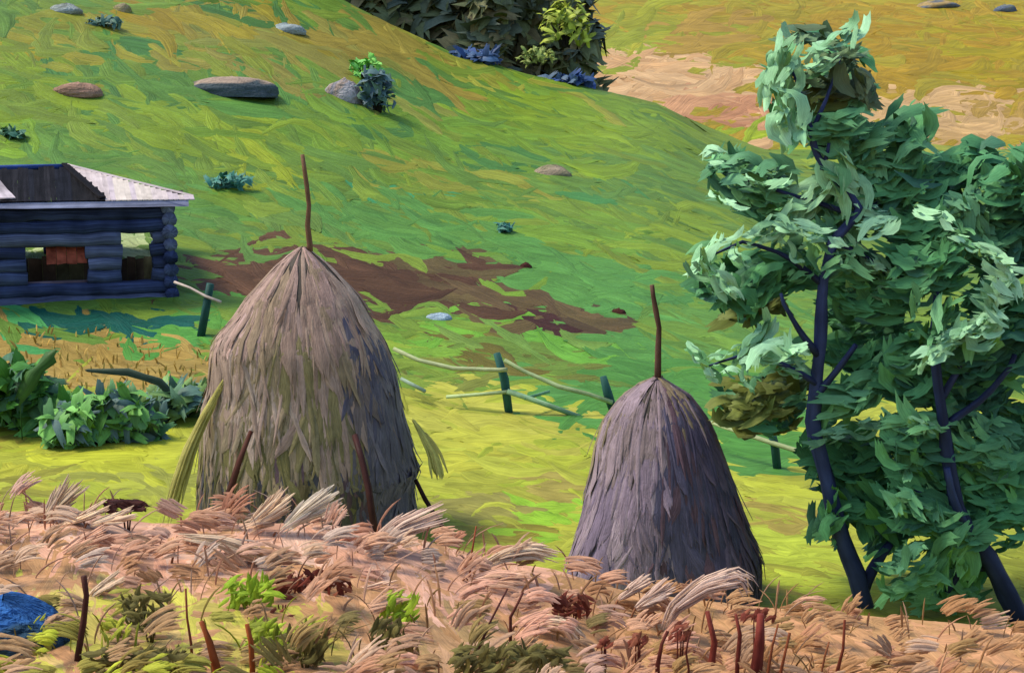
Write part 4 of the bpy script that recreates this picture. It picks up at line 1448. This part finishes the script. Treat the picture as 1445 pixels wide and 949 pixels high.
def plume(label, path, br, cols, d, n=64, group='pale feathery plumes of the dry grass'):
    """one big feathery seed plume on a stalk"""
    pth, ln = resample(path, 20)
    root_p = pt(path[0][0], path[0][1], d)
    gz0 = float(height(root_p[0] - .05, d))
    root = empty('grass_plume', (root_p[0] - .05, d, gz0))
    tag(root, label, 'grass plume', group)
    s = Mesh()
    s.tube([(root_p[0] - .05, d, gz0 - .03), tuple((np.array([root_p[0] - .05, d, gz0]) + root_p) / 2 + [.01, 0, .02]), tuple(root_p)], [.008, .007, .006], alb((150, 100, 70), 1.2), sides=6)
    s.build('stalk', M_reed, root)
    f = Mesh()
    pal = np.array([alb(c, .95) for c in cols])
    K = 7
    u = np.linspace(0, 1, K)
    st = rng.uniform(0, .45, n)
    en = np.clip(st + rng.uniform(.4, .7, n), 0, 1.05)
    k = (st[:, None] + (en - st)[:, None] * u[None]) * 19
    i0 = np.clip(k.astype(int), 0, 18)
    fr = (k - i0)[..., None]
    c = pth[i0] * (1 - fr) + pth[i0 + 1] * fr
    tg = unit(pth[i0 + 1] - pth[i0])
    nr = np.stack([-tg[..., 1], tg[..., 0]], -1)
    c = c + nr * (rng.uniform(-1, 1, n)[:, None] * br / 2 * (.35 + .65 * u[None]))[..., None]
    dd = d + rng.standard_normal(n)[:, None] * .04 + 0 * u[None]
    P = pt(c[..., 0], c[..., 1], dd)
    T = unit(np.gradient(P, axis=1))
    N = np.broadcast_to(unit(np.stack([-.2 + .3 * rng.standard_normal(n), -np.ones(n), .7 * np.ones(n)], -1))[:, None], P.shape)
    S = unit(np.cross(T, N))
    f.strokes(P, S, np.cross(S, T), rng.uniform(.004, .010, n), np.full(n, .002), pal[rng.integers(0, len(pal), n)], jit=.06, streak=.12)
    f.build('feather', M_reed, root)


PK = [(216, 168, 138), (210, 160, 130), (220, 178, 150)]
GB = [(216, 184, 150), (208, 176, 144), (220, 192, 158)]
GM = [(206, 174, 152), (210, 180, 156), (198, 166, 146)]
plume('broad beige plume standing highest at the left of the bank', [(62, 735), (84, 708), (112, 676)], 36, [(196, 172, 136), (190, 166, 140)], 8.7)
plume('pale beige plume lying flat to the right of the highest left plume', [(84, 742), (120, 728), (152, 712)], 18, GB, 8.65)
plume('cream plume beside the dark red brown stem at the left', [(126, 740), (160, 732), (190, 722)], 18, GB, 8.6)
plume('grey plume spreading before the left foot of the large haystack', [(352, 742), (384, 720), (412, 696)], 36, GB, 8.75)
plume('cream plume with split tips in front of the large haystack', [(392, 752), (430, 724), (474, 696)], 34, [(208, 192, 166), (200, 186, 164)], 8.7)
plume('longest grey plume, sweeping up right at the foot of the large haystack', [(496, 800), (530, 768), (570, 742), (622, 722)], 36, GM, 8.6, n=90)
plume('pink beige plume right of the longest grey plume', [(676, 800), (712, 784), (752, 776), (790, 786)], 26, GB, 8.6)
plume('pink plume arching flat below the meadow, between the haystacks', [(660, 818), (700, 812), (742, 818)], 20, PK, 8.4)
plume('small grey plume at the left foot of the small haystack', [(872, 846), (894, 828), (918, 812)], 18, GM, 8.5)
plume('grey plume rising before the middle of the small haystack', [(896, 858), (926, 838), (948, 824)], 26, GM, 8.4)
plume('big arching mauve plume at the right foot of the small haystack', [(936, 890), (952, 856), (996, 826), (1046, 812), (1056, 828)], 32, GM, 8.3, n=100)
plume('grey cream plume drooping over the bank below the small haystack', [(730, 884), (770, 878), (800, 884), (820, 906)], 26, GB, 7.8)
plume('pink plume in the middle of the left bank', [(60, 800), (110, 770), (150, 752)], 26, PK, 8.2)
plume('pale plume trailing down right below the left haystack foot', [(250, 756), (310, 764), (370, 786), (430, 806)], 24, GB, 8.2, n=80)
plume('round cream plume above the bright green leaves', [(476, 852), (506, 836), (560, 828)], 24, PK, 8.0)
plume('pale plume left of the bright green leaves', [(474, 884), (490, 866), (520, 852)], 24, PK, 7.9)
plume('whitish plume beside the blue rock at the lower left', [(110, 866), (134, 836), (170, 812)], 18, GB, 7.7)


# dark red brown stems standing in the grass
def stem(label, pts, w, col, d, group='dark red brown stems in the dry grass'):
    P = np.array([pt(x, y, d) for x, y in pts])
    g0 = P[0].copy()
    g0[2] = float(height(g0[0], g0[1])) - .03
    if g0[2] < P[0][2]:
        P = np.concatenate([[g0], P])
    m = Mesh()
    n = len(P)
    m.tube(P, np.linspace(w, w * .6, n) * d / FOC / 2, alb(col, 1.2), sides=7, rough=.15)
    o = m.build('plant_stem', M_bark)
    tag(o, label, 'plant stem', group)


RU = (128, 62, 44)
DR = (100, 48, 38)
stem('thick dark stem beside the blue rock at the lower left', [(110, 924), (118, 880), (122, 840), (118, 812)], 13, (78, 46, 38), 6.9)
stem('thick rust red stem at the bottom, leftmost of the rust stems', [(306, 944), (296, 905), (284, 876)], 14, (150, 78, 40), 6.7)
stem('orange brown stem right of the thick rust stem', [(356, 944), (354, 905), (348, 880)], 10, (160, 84, 40), 6.75)
stem('thin red stem above the thick rust stem', [(270, 910), (264, 870), (262, 830)], 5, (140, 74, 50), 7.0)
stem('slanting dark stem in the middle of the bank', [(676, 915), (690, 880), (716, 830)], 5, (92, 52, 46), 7.1)
stem('short slanting dark stem right of the middle', [(720, 870), (730, 852), (738, 835)], 5, (104, 56, 46), 7.3)
stem('dark red stem slanting below the arching mauve plume', [(928, 938), (934, 908), (942, 890)], 9, DR, 6.9)
stem('thin red hooked stem right of the slanting red stem', [(972, 942), (968, 920), (972, 896)], 4, DR, 6.95)
stem('thick dark red stem under the arching mauve plume', [(1002, 946), (1008, 905), (998, 862)], 12, (126, 56, 44), 7.2)
stem('slim dark red stem between the thick red stems', [(1040, 936), (1044, 895), (1038, 866)], 7, (126, 58, 46), 7.2)
stem('thickest dark red stem below the right foot of the small haystack', [(1066, 946), (1072, 905), (1074, 866)], 19, (118, 52, 42), 7.2)
stem('thin brown stem just right of the thickest red stem', [(1084, 946), (1090, 910), (1098, 880)], 5, (140, 78, 48), 7.1)
stem('thin brown stem slanting further right of the thickest red stem', [(1102, 946), (1108, 920), (1114, 892)], 6, (140, 76, 46), 7.05)
stem('thin curved red stem near the tree trunk', [(1182, 944), (1190, 915), (1192, 874)], 6, (136, 66, 44), 7.0)
stem('faint brown stem left of the curved red stem', [(1160, 944), (1164, 925), (1170, 905)], 4, (150, 90, 56), 7.0)
stem('slim red stem standing above the bank between the haystacks', [(662, 826), (664, 790), (672, 742)], 4, (160, 82, 54), 8.5)


def tuft(label, px, py, w, h, cols, d, n=60, name='dead_leaf_tuft', cat='tuft', group=None, leaf=26, ang=None, angj=40, stalk=(110, 66, 50)):
    """a tuft of leaves on a short stalk in the bank grass"""
    c = pt(px, py, d)
    gz0 = float(height(c[0], d))
    root = empty(name, (c[0], d, gz0))
    tag(root, label, cat, group)
    m = Mesh()
    a = R(-50 if ang is None else ang) + rng.standard_normal(n) * R(angj)
    X = px + rng.uniform(-1, 1, n) * w / 2
    Y = py + rng.uniform(-1, 1, n) * h / 2
    L = leaf * rng.uniform(.6, 1.3, n)
    K = 5
    u = np.linspace(-1, 1, K)
    b = .14 * rng.standard_normal((n, 1)) * (1 - u ** 2)[None] * L[:, None]
    XX = X[:, None] + u[None] * L[:, None] / 2 * np.cos(a)[:, None] - b * np.sin(a)[:, None]
    YY = Y[:, None] + u[None] * L[:, None] / 2 * np.sin(a)[:, None] + b * np.cos(a)[:, None]
    P = pt(XX, YY, d + rng.standard_normal((n, 1)) * .05 + 0 * XX)
    T = unit(np.gradient(P, axis=1))
    N = np.broadcast_to(unit(np.stack([-.2 + .4 * rng.standard_normal(n), -np.ones(n), .7 + .2 * rng.standard_normal(n)], -1))[:, None], P.shape)
    S = unit(np.cross(T, N))
    pal = np.array([alb(q, 1.25) for q in cols])
    m.strokes(P, S, np.cross(S, T), rng.uniform(.008, .018, n), np.full(n, .0015), pal[rng.integers(0, len(pal), n)])
    m.build('leaves', M_leaf, root)
    s = Mesh()
    zt = float(c[2])
    stalk = cols[0]
    for q in (-.3, .1, .35):
        s.tube([(c[0] + q * .03, d, min(gz0, zt) - .03), (c[0] + q * w * .5 * d / FOC, d, max(zt, gz0 + .03))], [.007, .004], alb(stalk), sides=5)
    s.build('stalk', M_bark, root)


RR = [(124, 58, 44), (110, 52, 40), (136, 70, 52), (150, 88, 64)]
OL = [(120, 112, 60), (108, 100, 56), (132, 122, 66)]
LM = [(168, 198, 52), (156, 188, 50), (178, 206, 58)]
tuft('dark red withered leaves below the large haystack', 440, 828, 110, 40, RR, 7.85, 90, ang=20, group='withered red leaf tufts')
tuft('very dark brown leaves at the left end of the meadow edge', 178, 712, 44, 12, [(80, 40, 34), (66, 34, 32)], 8.75, 30, ang=8, angj=14, group='withered red leaf tufts')
tuft('red brown leaves left of the small haystack foot', 808, 854, 44, 24, RR, 8.1, 40, ang=25, group='withered red leaf tufts')
tuft('small round red leaf clump below the small haystack, left one', 852, 905, 18, 14, RR, 7.4, 10, leaf=15, ang=-40, angj=12, group='withered red leaf tufts')
tuft('small round red leaf clump below the small haystack, right one', 900, 904, 20, 16, RR, 7.4, 10, leaf=15, ang=-40, angj=12, group='withered red leaf tufts')
tuft('dark red leaf clump under the arching mauve plume', 960, 890, 28, 24, RR, 7.45, 14, leaf=15, ang=-40, angj=12, group='withered red leaf tufts')
tuft('red leaf clump heading the thickest red stem', 1070, 866, 44, 16, RR, 7.4, 15, leaf=15, ang=-40, angj=12, group='withered red leaf tufts')
tuft('small red leaf clump on the left bank below the yellow grass', 398, 866, 34, 16, RR, 7.6, 12, leaf=15, ang=-40, angj=12, group='withered red leaf tufts')
tuft('bright lime leaves in the middle of the bank', 562, 862, 44, 44, LM, 7.55, 46, 'leafy_weed', 'weed', 'green weeds on the bank', ang=-48, angj=18, stalk=(110, 120, 60))
tuft('lime green leaves on the left bank right of the olive weed', 350, 836, 70, 34, LM, 7.6, 60, 'leafy_weed', 'weed', 'green weeds on the bank', angj=30, stalk=(110, 120, 60))
tuft('lime green leaves above the rust stems', 396, 900, 90, 40, [(166, 188, 54), (158, 170, 56)], 7.0, 60, 'leafy_weed', 'weed', 'green weeds on the bank', angj=30, stalk=(110, 120, 60))
tuft('olive leaves beside the blue rock', 210, 862, 60, 50, OL, 7.2, 60, 'leafy_weed', 'weed', 'green weeds on the bank', ang=20, stalk=(90, 90, 50))
tuft('olive leaves along the bottom edge at the left', 190, 932, 120, 30, OL, 6.75, 110, 'leafy_weed', 'weed', 'green weeds on the bank', ang=-20, stalk=(90, 90, 50))
tuft('olive leaves at the bottom edge right of the rust stems', 430, 912, 60, 40, OL, 6.9, 60, 'leafy_weed', 'weed', 'green weeds on the bank', ang=-55, angj=22, stalk=(90, 90, 50))
tuft('olive leaves under the bright lime leaves', 545, 905, 34, 50, OL, 7.1, 44, 'leafy_weed', 'weed', 'green weeds on the bank', ang=-55, angj=22, stalk=(90, 90, 50))
tuft('olive brown leaves at the bottom edge in the middle', 700, 930, 120, 34, OL, 6.85, 100, 'leafy_weed', 'weed', 'green weeds on the bank', ang=-35, stalk=(90, 90, 50))
tuft('dark olive leaves under the drooping grey cream plume', 772, 928, 50, 24, OL, 6.95, 44, 'leafy_weed', 'weed', 'green weeds on the bank', ang=-10, stalk=(90, 90, 50))

# blue rock at the lower left
o = boulder('boulder', 'blue topped dark teal rock in the grass at the lower left corner', 6, 897, 230, 104, [(46, 92, 150), (66, 88, 104), (160, 166, 168), (44, 70, 90), (110, 128, 140)], None, mat=M_rock, deep=.5, top=.95)
